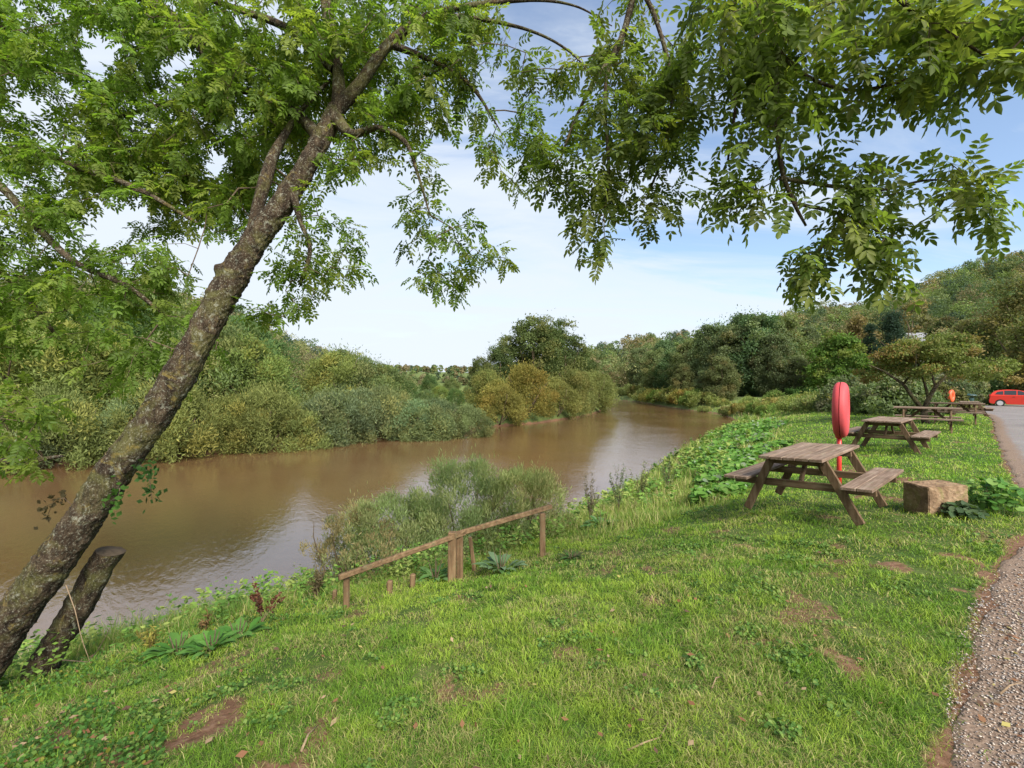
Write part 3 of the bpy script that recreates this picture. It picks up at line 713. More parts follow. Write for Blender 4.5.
# ---------------------------------------------------------------- lifebuoy housings
def ring_half(side, Rz, Rx, tube_r, depth):
    """half of a hollow clam shell ring; axis = local x"""
    m = MB(); na_, nb_ = 56, 14
    for i in range(na_):
        a = 2 * math.pi * i / na_
        for j in range(nb_):
            b = math.pi * j / (nb_ - 1)             # only one side of the tube
            rr = math.cos(b) * tube_r; ax = side * (.006 + max(0.0, math.sin(b)) ** .72 * depth)
            m.v.append((ax, (Rx + rr) * math.cos(a), (Rz + rr) * math.sin(a)))
    for i in range(na_):
        for j in range(nb_ - 1):
            a0 = i * nb_ + j; a1 = ((i + 1) % na_) * nb_ + j; m.f.append((a0, a1, a1 + 1, a0 + 1))
    return m
def lifebuoy(loc, rz, mat, post, s, label):
    t = empty('lifebuoy_housing', loc, rz); t.scale = (s, s, s); tag(t, label, 'lifebuoy')
    cz = 1.46
    for sd, nm in ((-1, 'rear_shell'), (1, 'front_shell')):
        m = ring_half(sd, .375, .30, .165, .118); m.v = [(x, y, z + cz) for x, y, z in m.v]; m.build(nm, mat, t, True)
    m = ring_half(1, .375, .30, .152, .001); n = len(m.v); m.v = [(x - .0065 , y, z + cz) for x, y, z in m.v]; m.build('dark_seam', SEAM, t, True)
    m = MB(); m.box((-.002, 0, cz), (.05, .30, .46), None, .01); m.build('back_plate', mat, t)
    m = MB(); m.tube([(-.03, 0, -.3), (-.03, 0, .4), (-.03, 0, 1.0)], .042, 14); m.build('post', post, t, True)
    m = MB(); m.box((-.03, 0, .96), (.12, .14, .10), None, .015); m.build('bracket', post, t)
    return t
p = ((841 - 512) / F * 8.4, 8.4); lifebuoy((p[0], p[1], H1(*p)), R(-39), REDPLAST, REDPOST, .92, 'faded red lifebuoy housing on a red post behind the nearest table')
p = ((951.5 - 512) / F * 33, 33.0); lifebuoy((p[0], p[1], H1(*p)), R(-62), ORGPLAST, POSTW, .80, 'small orange lifebuoy on a wooden post far down the lawn')
# ---------------------------------------------------------------- stone block
def stone():
    import bmesh
    from mathutils import noise as mn
    bm = bmesh.new(); bmesh.ops.create_cube(bm, size=1)
    bmesh.ops.bevel(bm, geom=bm.edges[:], offset=.02, segments=2, affect='EDGES')
    bmesh.ops.subdivide_edges(bm, edges=bm.edges[:], cuts=14, use_grid_fill=True)
    for v in bm.verts:
        v.co = Vector((v.co.x * .56, v.co.y * .36, v.co.z * .40))
        n = mn.noise(v.co * 7) * .006 + mn.noise(v.co * 22) * .009 + mn.noise(v.co * 50) * .006
        v.co += v.co.normalized() * n
    me = bpy.data.meshes.new('stone_block'); bm.to_mesh(me); bm.free()
    me.materials.append(STONE); o = bpy.data.objects.new('stone_block', me); COL.objects.link(o)
    o.location = (5.58, 6.20, H1(5.58, 6.2) + .18); o.rotation_euler = (R(1), R(-2), R(5))
    tag(o, 'squared rough brown stone block standing on the lawn edge', 'stone block')
stone()
# ---------------------------------------------------------------- red car
def car():
    x, y = 44.8, 41.5; g = H1(x, y) + .02
    t = empty('parked_car', (x, y, g), R(-45)); tag(t, 'small orange red hatchback parked at the lawn end', 'car')
    red = paint('orange_red_car_paint', (.58, .035, .018), .3, .08, .5); glass = paint('car_glass', (.035, .04, .045), .15, .02, .35)
    tyre = paint('tyre_rubber', (.02, .02, .02), .8, .1); alloy = paint('wheel_silver', (.5, .5, .5), .35, .2); blk = paint('black_trim', (.025, .025, .027), .5, .1); lamp = paint('tail_lamp_red', (.45, .02, .02), .2, .05)
    def arch(cx, r=.34, n=9): return [(cx + r * math.cos(a), .30 + r * math.sin(a)) for a in np.linspace(math.pi, 0, n)]
    lower = [(-1.88, .32), (-1.9, .55), (-1.84, .80), (-1.80, .98), (-.6, 1.00), (.75, .97), (1.45, .86), (1.82, .70), (1.92, .50), (1.90, .28)]
    bottom = [(1.62, .22)] + arch(1.22)[::-1] + [(.80, .20), (-.80, .20)] + arch(-1.2)[::-1] + [(-1.6, .22)]
    prof = lower + bottom
    m = MB(); n = len(prof); Y = [-.84, -.80, .80, .84]; 
    for k, yy in enumerate(Y):
        sc = .985 if k in (0, 3) else 1.0
        for (a, b) in prof: m.v.append((a * sc, yy, .62 + (b - .62) * (.96 if k in (0, 3) else 1)))
    for k in range(3):
        for i in range(n): m.f.append((k * n + i, k * n + (i + 1) % n, (k + 1) * n + (i + 1) % n, (k + 1) * n + i))
    m.f.append(tuple(range(n))); m.f.append(tuple(range(3 * n, 4 * n))[::-1]); m.build('body', red, t)
    # greenhouse: roof and pillars
    gp = [(-1.80, .98), (-1.70, 1.18), (-1.52, 1.36), (-1.25, 1.45), (-.7, 1.50), (-.1, 1.47), (.35, 1.36), (.7, 1.19), (1.12, .98)]
    m = MB(); n = len(gp)
    for sgn, base in ((-1, .80), (1, .80)):
        for (a, b) in gp: m.v.append((a, sgn * (base - (b - .98) * .34), b))
    for i in range(n - 1): m.f.append((i, i + 1, n + i + 1, n + i))
    m.f.append(tuple(range(n))); m.f.append(tuple(range(n, 2 * n))[::-1]); m.build('roof', red, t)
    def pane(pts, sgn):
        m = MB()
        for off in (.004, .012):
            for a, b in pts: m.v.append((a, sgn * (.80 - (b - .98) * .34 + off), b))
        k = len(pts); m.f = [tuple(range(k)), tuple(range(k, 2 * k))[::-1]] + [(i, (i + 1) % k, k + (i + 1) % k, k + i) for i in range(k)]
        m.build('side_window', glass, t)
    for sgn in (-1, 1):
        pane([(-1.52, 1.08), (-1.36, 1.30), (-1.0, 1.38), (-1.0, 1.05)], sgn); pane([(-.93, 1.05), (-.93, 1.41), (-.2, 1.43), (-.2, 1.04)], sgn); pane([(-.12, 1.04), (-.12, 1.42), (.10, 1.37), (.42, 1.22), (.76, 1.03)], sgn)
    m = MB(); m.v = [(-1.80, -.60, 1.04), (-1.80, .60, 1.04), (-1.62, .52, 1.31), (-1.62, -.52, 1.31), (-1.77, -.60, 1.04), (-1.77, .60, 1.04), (-1.58, .52, 1.29), (-1.58, -.52, 1.29)]
    m.f = [(0, 1, 2, 3), (7, 6, 5, 4), (0, 4, 5, 1), (2, 6, 7, 3), (0, 3, 7, 4), (1, 5, 6, 2)]; m.build('rear_window', glass, t)
    m = MB(); m.v = [(.42, -.60, 1.345), (.42, .60, 1.345), (1.08, .70, 1.01), (1.08, -.70, 1.01), (.44, -.60, 1.365), (.44, .60, 1.365), (1.10, .70, 1.03), (1.10, -.70, 1.03)]
    m.f = [(0, 1, 2, 3), (7, 6, 5, 4), (0, 4, 5, 1), (2, 6, 7, 3), (0, 3, 7, 4), (1, 5, 6, 2)]; m.build('windscreen', glass, t)
    for cx in (-1.2, 1.22):
        for sgn in (-1, 1):
            m = MB(); m.tube([(cx, sgn * .66, .30), (cx, sgn * .83, .30)], .30, 24); w = m.build('wheel', tyre, t)
            m = MB(); m.tube([(cx, sgn * .80, .30), (cx, sgn * .845, .30)], .205, 16)
            m.build('rim', alloy, w)
    for sgn in (-1, 1):
        m = MB(); m.box((-1.83, sgn * .70, .92), (.10, .18, .26), None, .02); m.build('tail_light', lamp, t)
        m = MB(); m.box((.62, sgn * .92, 1.02), (.14, .16, .10), None, .03); m.build('wing_mirror', blk, t)
        m = MB(); m.box((-.35, sgn * .852, .86), (.16, .02, .03), None, .005); m.build('door_handle', blk, t)
    m = MB(); m.box((-1.90, 0, .46), (.06, 1.5, .16), None, .02); m.build('bumper', blk, t)
car()
# ---------------------------------------------------------------- dark green post table beyond the last bench
def bin_():
    x, y = (970 - 512) / F * 38, 38.; g = H1(x, y)
    t = empty('litter_bin', (x, y, g)); tag(t, 'dark green hooded litter bin left of the car', 'bin')
    grn = paint('dark_green_metal', (.015, .05, .045), .5, .2)
    m = MB(); m.tube([(0, 0, 0), (0, 0, .55), (0, 0, .9)], [.20, .24, .25], 16); m.build('body', grn, t)
    m = MB(); m.tube([(0, 0, 1.10), (0, 0, 1.16), (0, 0, 1.25)], [.42, .40, .12], 16); m.build('hood', grn, t)
    for k in range(3):
        m = MB(); a = k * 2.1; m.tube([(.2 * math.cos(a), .2 * math.sin(a), .85), (.2 * math.cos(a), .2 * math.sin(a), 1.12)], .02, 6); m.build('hood_stay', grn, t)
bin_()
# ---------------------------------------------------------------- handrail on the bank steps
def handrail():
    t = empty('handrail', (-.6, 5.75, H1(-.6, 5.75))); tag(t, 'low weathered timber handrail leading down the river bank', 'handrail')
    bpy.context.view_layer.update(); off = -Vector(t.location)
    top = {'r': at(543, 509, 6.2), 'm': at(457, 534, 5.75), 'l': at(345, 574, 4.9)}
    def post(px, Z, ytop, w, d, lean=(0, 0), mat=POSTW):
        a = at(px, ytop, Z); g = H1(a.x, a.y); m = MB()
        m.beam(Vector((a.x + lean[0], a.y + lean[1], g - .35)) + off, a + off, w, d, (0, 1, 0), .008); return m
    post(542.5, 6.22, 513, .075, .075).build('post', POSTW, t)
    post(460, 5.76, 534, .075, .06).build('post', POSTW, t)
    post(452.5, 5.70, 532, .10, .09, (-.01, 0)).build('post', POSTW, t)
    post(346.5, 4.93, 577, .055, .055).build('post', POSTW, t)
    post(335, 5.35, 590, .045, .045, (-.03, 0)).build('post', POSTW, t)
    post(470, 6.2, 537, .05, .03, (.10, .05)).build('stake', POSTW, t)
    m = MB(); d = (top['r'] - top['m']).normalized(); m.beam(top['m'] - d * .10 + off, top['r'] + d * .13 + off, .045, .062, (0, 0, 1), .008); m.build('rail', RAILW, t)
    m = MB(); d = (top['m'] - top['l']).normalized(); m.beam(top['l'] - d * .05 + Vector((0, -.05, 0)) + off, top['m'] + d * .12 + Vector((0, -.05, -.005)) + off, .045, .056, (0, 0, 1), .008); m.build('rail', RAILW, t)
    return t
handrail()
for (px, py, Z, lab) in ((389, 590, 5.3, 'short rotten wooden peg left of the rail mid post'), (412, 586, 5.5, 'short rotten wooden peg nearest the rail mid post')):
    a = at(px, py, Z); g = H1(a.x, a.y); m = MB(); m.beam((0, 0, -.15), (.01, 0, .17), .06, .06, (0, 1, 0), .012); o = m.build('wooden_peg', POSTW); o.location = (a.x, a.y, g); tag(o, lab, 'peg', 'old step pegs below the handrail')

# ---------------------------------------------------------------- rough trunks
from mathutils import noise as mn
def catmull(P, n):
    P = np.array(P, float); P = np.vstack([2 * P[0] - P[1], P, 2 * P[-1] - P[-2]]); out = []
    for i in range(1, len(P) - 2):
        for t in np.linspace(0, 1, n, endpoint=False):
            out.append(.5 * ((2 * P[i]) + (-P[i - 1] + P[i + 1]) * t + (2 * P[i - 1] - 5 * P[i] + 4 * P[i + 1] - P[i + 2]) * t ** 2 + (-P[i - 1] + 3 * P[i] - 3 * P[i + 1] + P[i + 2]) * t ** 3))
    out.append(P[-2]); return np.array(out)
def trunk(pts, n_per, sides, name, parent, amp=.03, cap=True, knots=(), mat=BARK):
    """pts: (x,y,z,r)"""
    S = catmull(pts, n_per); M = len(S); v = []
    ref = Vector((.2, 1, .1))
    for i in range(M):
        p = Vector(S[i, :3]); d = Vector(S[min(i + 1, M - 1), :3] - S[max(i - 1, 0), :3]).normalized()
        x = (ref - d * ref.dot(d)).normalized(); y = d.cross(x); r = S[i, 3]
        for k in range(sides):
            a = 2 * math.pi * k / sides; q = x * math.cos(a) + y * math.sin(a)
            P = p + q * r
            n = mn.noise(P * 2.2) * amp * .5 + mn.noise(P * 11) * amp * .45 + abs(mn.noise(P * 30)) * amp * .7 + mn.noise(P * 60) * amp * .25
            for (kp, kr, ka) in knots:
                dd = (P - Vector(kp)).length / kr
                if dd < 1.6: n += ka * math.exp(-dd * dd * 3)
            v.append(P + q * n * min(1, r / .12))
    f = [(i * sides + k, i * sides + (k + 1) % sides, (i + 1) * sides + (k + 1) % sides, (i + 1) * sides + k) for i in range(M - 1) for k in range(sides)]
    m = MB(); m.v = v; m.f = f
    if cap: m.f += [tuple((M - 1) * sides + k for k in range(sides))]
    return m.build(name, mat, parent, True)
def P4(px, py, Z, wpx):
    a = at(px, py, Z); return (a.x, a.y, a.z, wpx / 2 / F * Z)

leaning = empty('leaning_tree', at(-12, 690, 3.85)); tag(leaning, 'leaning lichen covered ash tree reaching over the river from the left bank', 'tree')
off = np.array(leaning.location)
def rel(P): return [(p[0] - off[0], p[1] - off[1], p[2] - off[2], p[3]) for p in P]
TR = [P4(-75, 755, 3.75, 43.9), P4(-22, 672, 3.85, 37.9), P4(26, 600, 3.95, 32.9), P4(74, 534, 4.05, 30.9), P4(113, 474, 4.15, 29.9), P4(165, 400, 4.3, 26.9), P4(202, 335, 4.45, 25.9), P4(232, 280, 4.6, 25.9), P4(256, 240, 4.7, 23.0), P4(288, 196, 4.8, 19.9), P4(317, 148, 4.9, 17.4), P4(337, 108, 5.0, 15.0)]
k1 = at(250, 300, 4.5); k2 = at(218, 268, 4.55)
trunk(rel(TR), 34, 84, 'trunk', leaning, .032, True, [(k1 - Vector(off), .10, .10), (k2 - Vector(off), .09, .06)])
LIMB = {
 'A': [[P4(339, 108, 5.0, 15), P4(338, 70, 5.05, 11), P4(330, 30, 5.1, 12), P4(322, -30, 5.2, 9)],
       [P4(335, 112, 5.0, 15), P4(360, 84, 5.0, 12), P4(388, 45, 5.0, 10), P4(425, 18, 5.0, 8), P4(470, 6, 5.0, 6), P4(530, 0, 5.1, 3.5), P4(575, 6, 5.2, 2), P4(612, 26, 5.2, 1)],
       [P4(250, 250, 4.72, 14), P4(256, 215, 4.75, 11), P4(266, 178, 4.8, 12), P4(276, 150, 4.9, 9), P4(300, 112, 5.0, 5), P4(330, 80, 5.1, 3)],
       [P4(335, 118, 4.95, 14), P4(352, 134, 4.8, 9), P4(378, 128, 4.7, 6), P4(405, 142, 4.6, 4.5), P4(418, 175, 4.5, 3), P4(430, 215, 4.45, 1.5)],
       [P4(322, 140, 4.9, 14), P4(290, 110, 5.2, 9), P4(240, 90, 5.6, 7), P4(180, 100, 6.0, 5), P4(110, 120, 6.3, 3)],
       [P4(336, 70, 5.05, 12), P4(290, 30, 5.3, 8), P4(240, 10, 5.6, 6), P4(180, -10, 6, 4)],
       [P4(425, 18, 5.0, 6), P4(470, 18, 4.8, 4.5), P4(528, 30, 4.7, 3), P4(570, 52, 4.6, 2), P4(598, 84, 4.6, 1)],
       [P4(392, 45, 5.0, 8), P4(430, 60, 4.8, 5), P4(470, 85, 4.7, 4), P4(500, 130, 4.6, 1)],
       [P4(292, 190, 4.8, 9), P4(300, 220, 4.6, 5), P4(310, 250, 4.5, 4), P4(300, 285, 4.5, 3)]],
 'C': [[P4(-330, 420, 6.5, 40), P4(-260, 240, 6.5, 34), P4(-160, 120, 6.3, 26), P4(-60, 0, 6.2, 20), P4(40, -60, 6.0, 18), P4(120, -20, 5.8, 16), P4(160, 8, 5.7, 13), P4(200, 45, 5.6, 11), P4(222, 78, 5.5, 8), P4(238, 95, 5.5, 4)],
       [P4(-190, 150, 6.3, 18), P4(-90, 160, 5.8, 12), P4(-10, 180, 5.4, 8), P4(35, 225, 5.2, 7), P4(75, 262, 5.1, 6), P4(125, 285, 5.0, 5), P4(165, 315, 5.0, 3)],
       [P4(-90, 160, 5.8, 9), P4(10, 150, 5.6, 7), P4(80, 168, 5.5, 6), P4(140, 190, 5.4, 5), P4(200, 225, 5.4, 3)],
       [P4(-290, 330, 6.5, 16), P4(-180, 380, 5.6, 10), P4(-80, 430, 4.8, 8), P4(-10, 458, 4.5, 6), P4(30, 460, 4.4, 5), P4(62, 456, 4.3, 3)],
       [P4(-60, 0, 6.2, 12), P4(0, 30, 6.0, 10), P4(5, 55, 6, 5)],
       [P4(-90, 160, 5.8, 9), P4(-30, 240, 5.8, 6), P4(20, 290, 5.7, 5), P4(60, 340, 5.6, 3)]],
 'B': [[(-.7, -2.8, -.3, .30), (-.65, -2.7, 1.5, .25), (-.4, -2.1, 3.8, .21), (.4, -.9, 5.3, .15), (1.35, .8, 5.8, .10), P4(786, -170, 3.1, 9.4), P4(776, -60, 3.5, 7.9), P4(771, 10, 3.6, 6.5), P4(775, 60, 3.6, 5.8), P4(777, 120, 3.6, 5.0), P4(782, 170, 3.6, 4.3), P4(794, 203, 3.6, 3.6), P4(806, 226, 3.6, 2.2)],
       [P4(773, 45, 3.6, 5.0), P4(805, 75, 3.5, 3.6), P4(850, 90, 3.4, 2.9), P4(905, 80, 3.3, 2.9), P4(935, 60, 3.3, 2.2)],
       [P4(780, 178, 3.6, 4.3), P4(830, 186, 3.6, 3.6), P4(880, 190, 3.5, 2.9), P4(930, 180, 3.5, 2.2), P4(985, 186, 3.5, 1.4)],
       [P4(794, 203, 3.6, 3.6), P4(840, 214, 3.5, 2.9), P4(880, 232, 3.5, 2.2)],
       [P4(786, -170, 3.1, 7.2), P4(860, -60, 3.1, 5.8), P4(900, 0, 3.1, 4.3), P4(960, 40, 3.1, 2.9), P4(1010, 70, 3.1, 2.2)],
       [P4(776, -60, 3.5, 5.8), P4(735, 0, 3.7, 4.3), P4(722, 50, 3.8, 3.6), P4(735, 100, 3.8, 2.9), P4(728, 160, 3.8, 2.2)],
       [(-.4, -2.1, 3.8, .14), (.0, -.6, 5.4, .10), (.6, 1.6, 6.2, .08), P4(660, -150, 4.3, 9.4), P4(636, -20, 4.6, 7.2), P4(620, 43, 4.6, 5.8), P4(595, 80, 4.5, 4.3), P4(575, 120, 4.5, 2.9), P4(560, 160, 4.4, 2.2)],
       [P4(622, 35, 4.6, 5.0), P4(608, 70, 4.5, 3.6), P4(605, 107, 4.4, 3.6), P4(609, 172, 4.4, 2.9), P4(604, 215, 4.3, 1.4)],
       [P4(636, -20, 4.6, 5.0), P4(656, 20, 4.5, 4.3), P4(672, 86, 4.4, 3.6), P4(664, 150, 4.4, 2.9), P4(650, 190, 4.4, 2.2)]],
}
# sprays: (cx, cy, rx, ry, Znear, Zfar, leaf length); holes are gaps of open sky
SPR = {
 'A': [(280, 50, 120, 75, 4.6, 6.2, 0.185), (380, 60, 95, 70, 4.4, 5.6, 0.185), (300, 120, 120, 60, 4.8, 6.2, 0.185), (200, 130, 110, 90, 5.4, 7, 0.185), (170, 190, 110, 50, 5.4, 7, 0.185),
       (455, 40, 50, 45, 4.5, 5.2, 0.168), (440, 100, 45, 45, 4.5, 5.1, 0.168), (345, 165, 50, 30, 4.5, 5, 0.168), (305, 235, 30, 50, 4.3, 4.9, 0.168), (280, 300, 40, 26, 4.4, 4.8, 0.160), (315, 280, 35, 20, 4.4, 4.8, 0.160),
       (345, 262, 30, 28, 4.4, 4.8, 0.160), (400, 118, 40, 26, 4.5, 5, 0.168), (420, 190, 24, 30, 4.4, 4.7, 0.160), (412, 235, 22, 28, 4.35, 4.7, 0.160), (452, 255, 34, 28, 4.35, 4.7, 0.160), (470, 290, 24, 22, 4.35, 4.7, 0.160), (500, 268, 18, 9, 4.4, 4.6, 0.151),
       (440, 285, 26, 12, 4.4, 4.6, 0.151), (240, 215, 40, 40, 5, 5.8, 0.168), (500, 125, 40, 40, 4.5, 5, 0.168), (520, 165, 40, 30, 4.5, 5, 0.168), (150, 275, 50, 25, 5, 5.6, 0.168), (255, 320, 26, 14, 4.5, 4.8, 0.160), (300, 205, 36, 30, 4.9, 5.4, 0.168)],
 'C': [(60, 30, 110, 60, 5.2, 7, 0.193), (40, 110, 80, 60, 5.2, 6.8, 0.193), (150, 60, 90, 60, 5.4, 6.6, 0.193), (60, 190, 100, 45, 5, 6.4, 0.185), (40, 250, 60, 45, 5, 6.2, 0.185), (110, 285, 70, 35, 4.9, 5.8, 0.185), (40, 330, 60, 40, 5.2, 6.2, 0.185),
       (150, 335, 60, 40, 4.9, 5.6, 0.185), (120, 375, 45, 20, 4.9, 5.4, 0.168), (195, 372, 34, 26, 4.9, 5.3, 0.168), (30, 425, 36, 22, 4.2, 4.8, 0.185), (25, 462, 45, 18, 4.2, 4.8, 0.185), (5, 400, 26, 22, 4.3, 4.8, 0.185), (-60, 300, 60, 160, 5, 6.5, 0.185), (-60, 60, 60, 120, 5.5, 7, 0.185)],
 'B': [(730, 30, 55, 50, 3.2, 4.2, .25), (790, 30, 70, 55, 3.1, 4.1, .25), (860, 30, 80, 45, 2.9, 3.7, .26), (950, 20, 90, 40, 2.8, 3.6, .26), (1010, 30, 60, 55, 2.8, 3.5, .26), (900, 85, 60, 30, 3, 3.6, .25), (960, 88, 50, 22, 3, 3.6, .25), (800, 100, 70, 45, 3.2, 4, .25), (735, 110, 40, 40, 3.4, 4, .24),
       (780, 165, 50, 40, 3.3, 3.9, .24), (720, 195, 22, 18, 3.6, 3.9, .22), (760, 205, 40, 20, 3.4, 3.9, .23), (850, 175, 40, 18, 3.3, 3.7, .24), (830, 220, 50, 30, 3.3, 3.8, .24), (900, 205, 60, 28, 3.2, 3.7, .24), (960, 180, 45, 22, 3.2, 3.6, .24), (870, 255, 46, 26, 3.3, 3.7, .24), (820, 265, 22, 22, 3.4, 3.7, .23), (800, 285, 12, 10, 3.5, 3.7, .22), (885, 285, 24, 12, 3.3, 3.6, .23), (985, 210, 22, 26, 3.2, 3.5, .23),
       (740, 60, 60, 60, 3.6, 4.2, .24), (640, 45, 50, 50, 4.2, 5, .22), (620, 110, 55, 55, 4.1, 4.9, .22), (670, 90, 40, 60, 4.1, 4.7, .22), (575, 160, 45, 40, 4.1, 4.7, .21), (550, 190, 28, 22, 4.2, 4.6, .2), (640, 180, 48, 45, 4.1, 4.7, .21), (600, 225, 32, 32, 4.1, 4.5, .2), (600, 258, 22, 14, 4.1, 4.4, .2), (655, 225, 24, 20, 4.1, 4.5, .2), (690, 120, 26, 40, 4.0, 4.5, .22), (580, 60, 40, 40, 4.3, 5, .2), (610, 150, 55, 55, 4.1, 4.7, .2), (655, 130, 40, 50, 4, 4.6, .2), (530, 80, 40, 30, 4.4, 5, .2), (480, 70, 30, 40, 4.4, 5, .2)],
}
HOLES = [(100, 62, 20, 22), (185, 60, 20, 12), (20, 108, 16, 12), (68, 95, 12, 10), (215, 168, 14, 14), (125, 218, 30, 12), (178, 78, 18, 8), (345, 205, 22, 16), (375, 215, 16, 36), (575, 45, 22, 22), (545, 20, 30, 14), (850, 148, 60, 8), (900, 150, 60, 10), (1010, 120, 40, 18), (495, 95, 18, 14), (705, 160, 16, 24), (95, 235, 25, 12), (300, 60, 10, 8), (250, 90, 10, 7), (335, 145, 10, 8), (930, 150, 40, 10), (815, 190, 14, 8), (160, 100, 9, 9), (50, 140, 9, 8), (230, 130, 9, 8), (15, 85, 10, 8), (620, 15, 14, 14), (700, 90, 9, 14)]
TPX = [(232 + (338 - 232) * t, 285 + (60 - 285) * t + 14 * math.sin(3.14 * t)) for t in np.linspace(-.3, 1, 24)] + [(340, 100), (362, 84), (378, 65), (395, 44), (258, 215), (264, 185), (272, 160)]
def leaf_proto(n_pairs=5, seed=0):
    r_ = np.random.default_rng(seed); V = []; Fq = []
    ts = np.linspace(.26, .92, n_pairs); items = []
    for t in ts:
        for sg in (-1, 1): items.append((t, sg * R(r_.uniform(48, 66)), .34 * r_.uniform(.85, 1.1)))
    items.append((.98, R(r_.uniform(-8, 8)), .38))
    for t, a, L in items:
        base = np.array([t, 0, -.10 * t * t]); d = np.array([math.cos(a), math.sin(a), -.18 + r_.uniform(-.15, .1)]); d /= np.linalg.norm(d)
        s = np.array([-math.sin(a), math.cos(a), r_.uniform(-.25, .25)]); up = np.cross(d, s) * .16
        W = .165
        pts = [base, base + d * L * .32 + s * W * L * 1.25 + up * L * .5, base + d * L * .68 + s * W * L * 1.15 + up * L * .5, base + d * L + np.array([0, 0, -.02]), base + d * L * .68 - s * W * L * 1.15 + up * L * .5, base + d * L * .32 - s * W * L * 1.25 + up * L * .5]
        k = len(V); V += pts; Fq += [(k, k + 1, k + 2, k + 3), (k, k + 3, k + 4, k + 5)]
    # rachis as thin blade
    k = len(V); V += [np.array([0, .008, 0]), np.array([0, -.008, 0]), np.array([1, -.003, -.10]), np.array([1, .003, -.10])]; Fq.append((k, k + 1, k + 2, k + 3))
    return np.array(V), np.array(Fq), len(items)
PROTO = [leaf_proto(5, 1), leaf_proto(4, 2), leaf_proto(5, 3), leaf_proto(3, 4)]
def place_leaves(pos, d, up, size, color):
    """compound leaves at pos along d"""
    V = []; Fs = []; C = []; n0 = 0
    pick = rng.integers(0, len(PROTO), len(pos))
    for k, (pv, pf, nl) in enumerate(PROTO):
        m = pick == k
        if not m.any(): continue
        P, D, U, S = pos[m], d[m], up[m], size[m]
        Yv = unit(np.cross(U, D)); Zv = np.cross(D, Yv)
        v = P[:, None] + S[:, None, None] * (pv[None, :, 0:1] * D[:, None] + pv[None, :, 1:2] * Yv[:, None] + pv[None, :, 2:3] * Zv[:, None])
        nv = pv.shape[0]; f = pf[None] + (np.arange(len(P)) * nv)[:, None, None] + n0
        c = color[m][:, None, :] * rng.uniform(.82, 1.2, (len(P), nv // 6 + 1, 1)).repeat(6, 1)[:, :nv]
        V.append(v.reshape(-1, 3)); Fs.append(f.reshape(-1, 4)); C.append(c.reshape(-1, 3)); n0 += len(P) * nv
    return np.vstack(V), np.vstack(Fs), np.vstack(C)
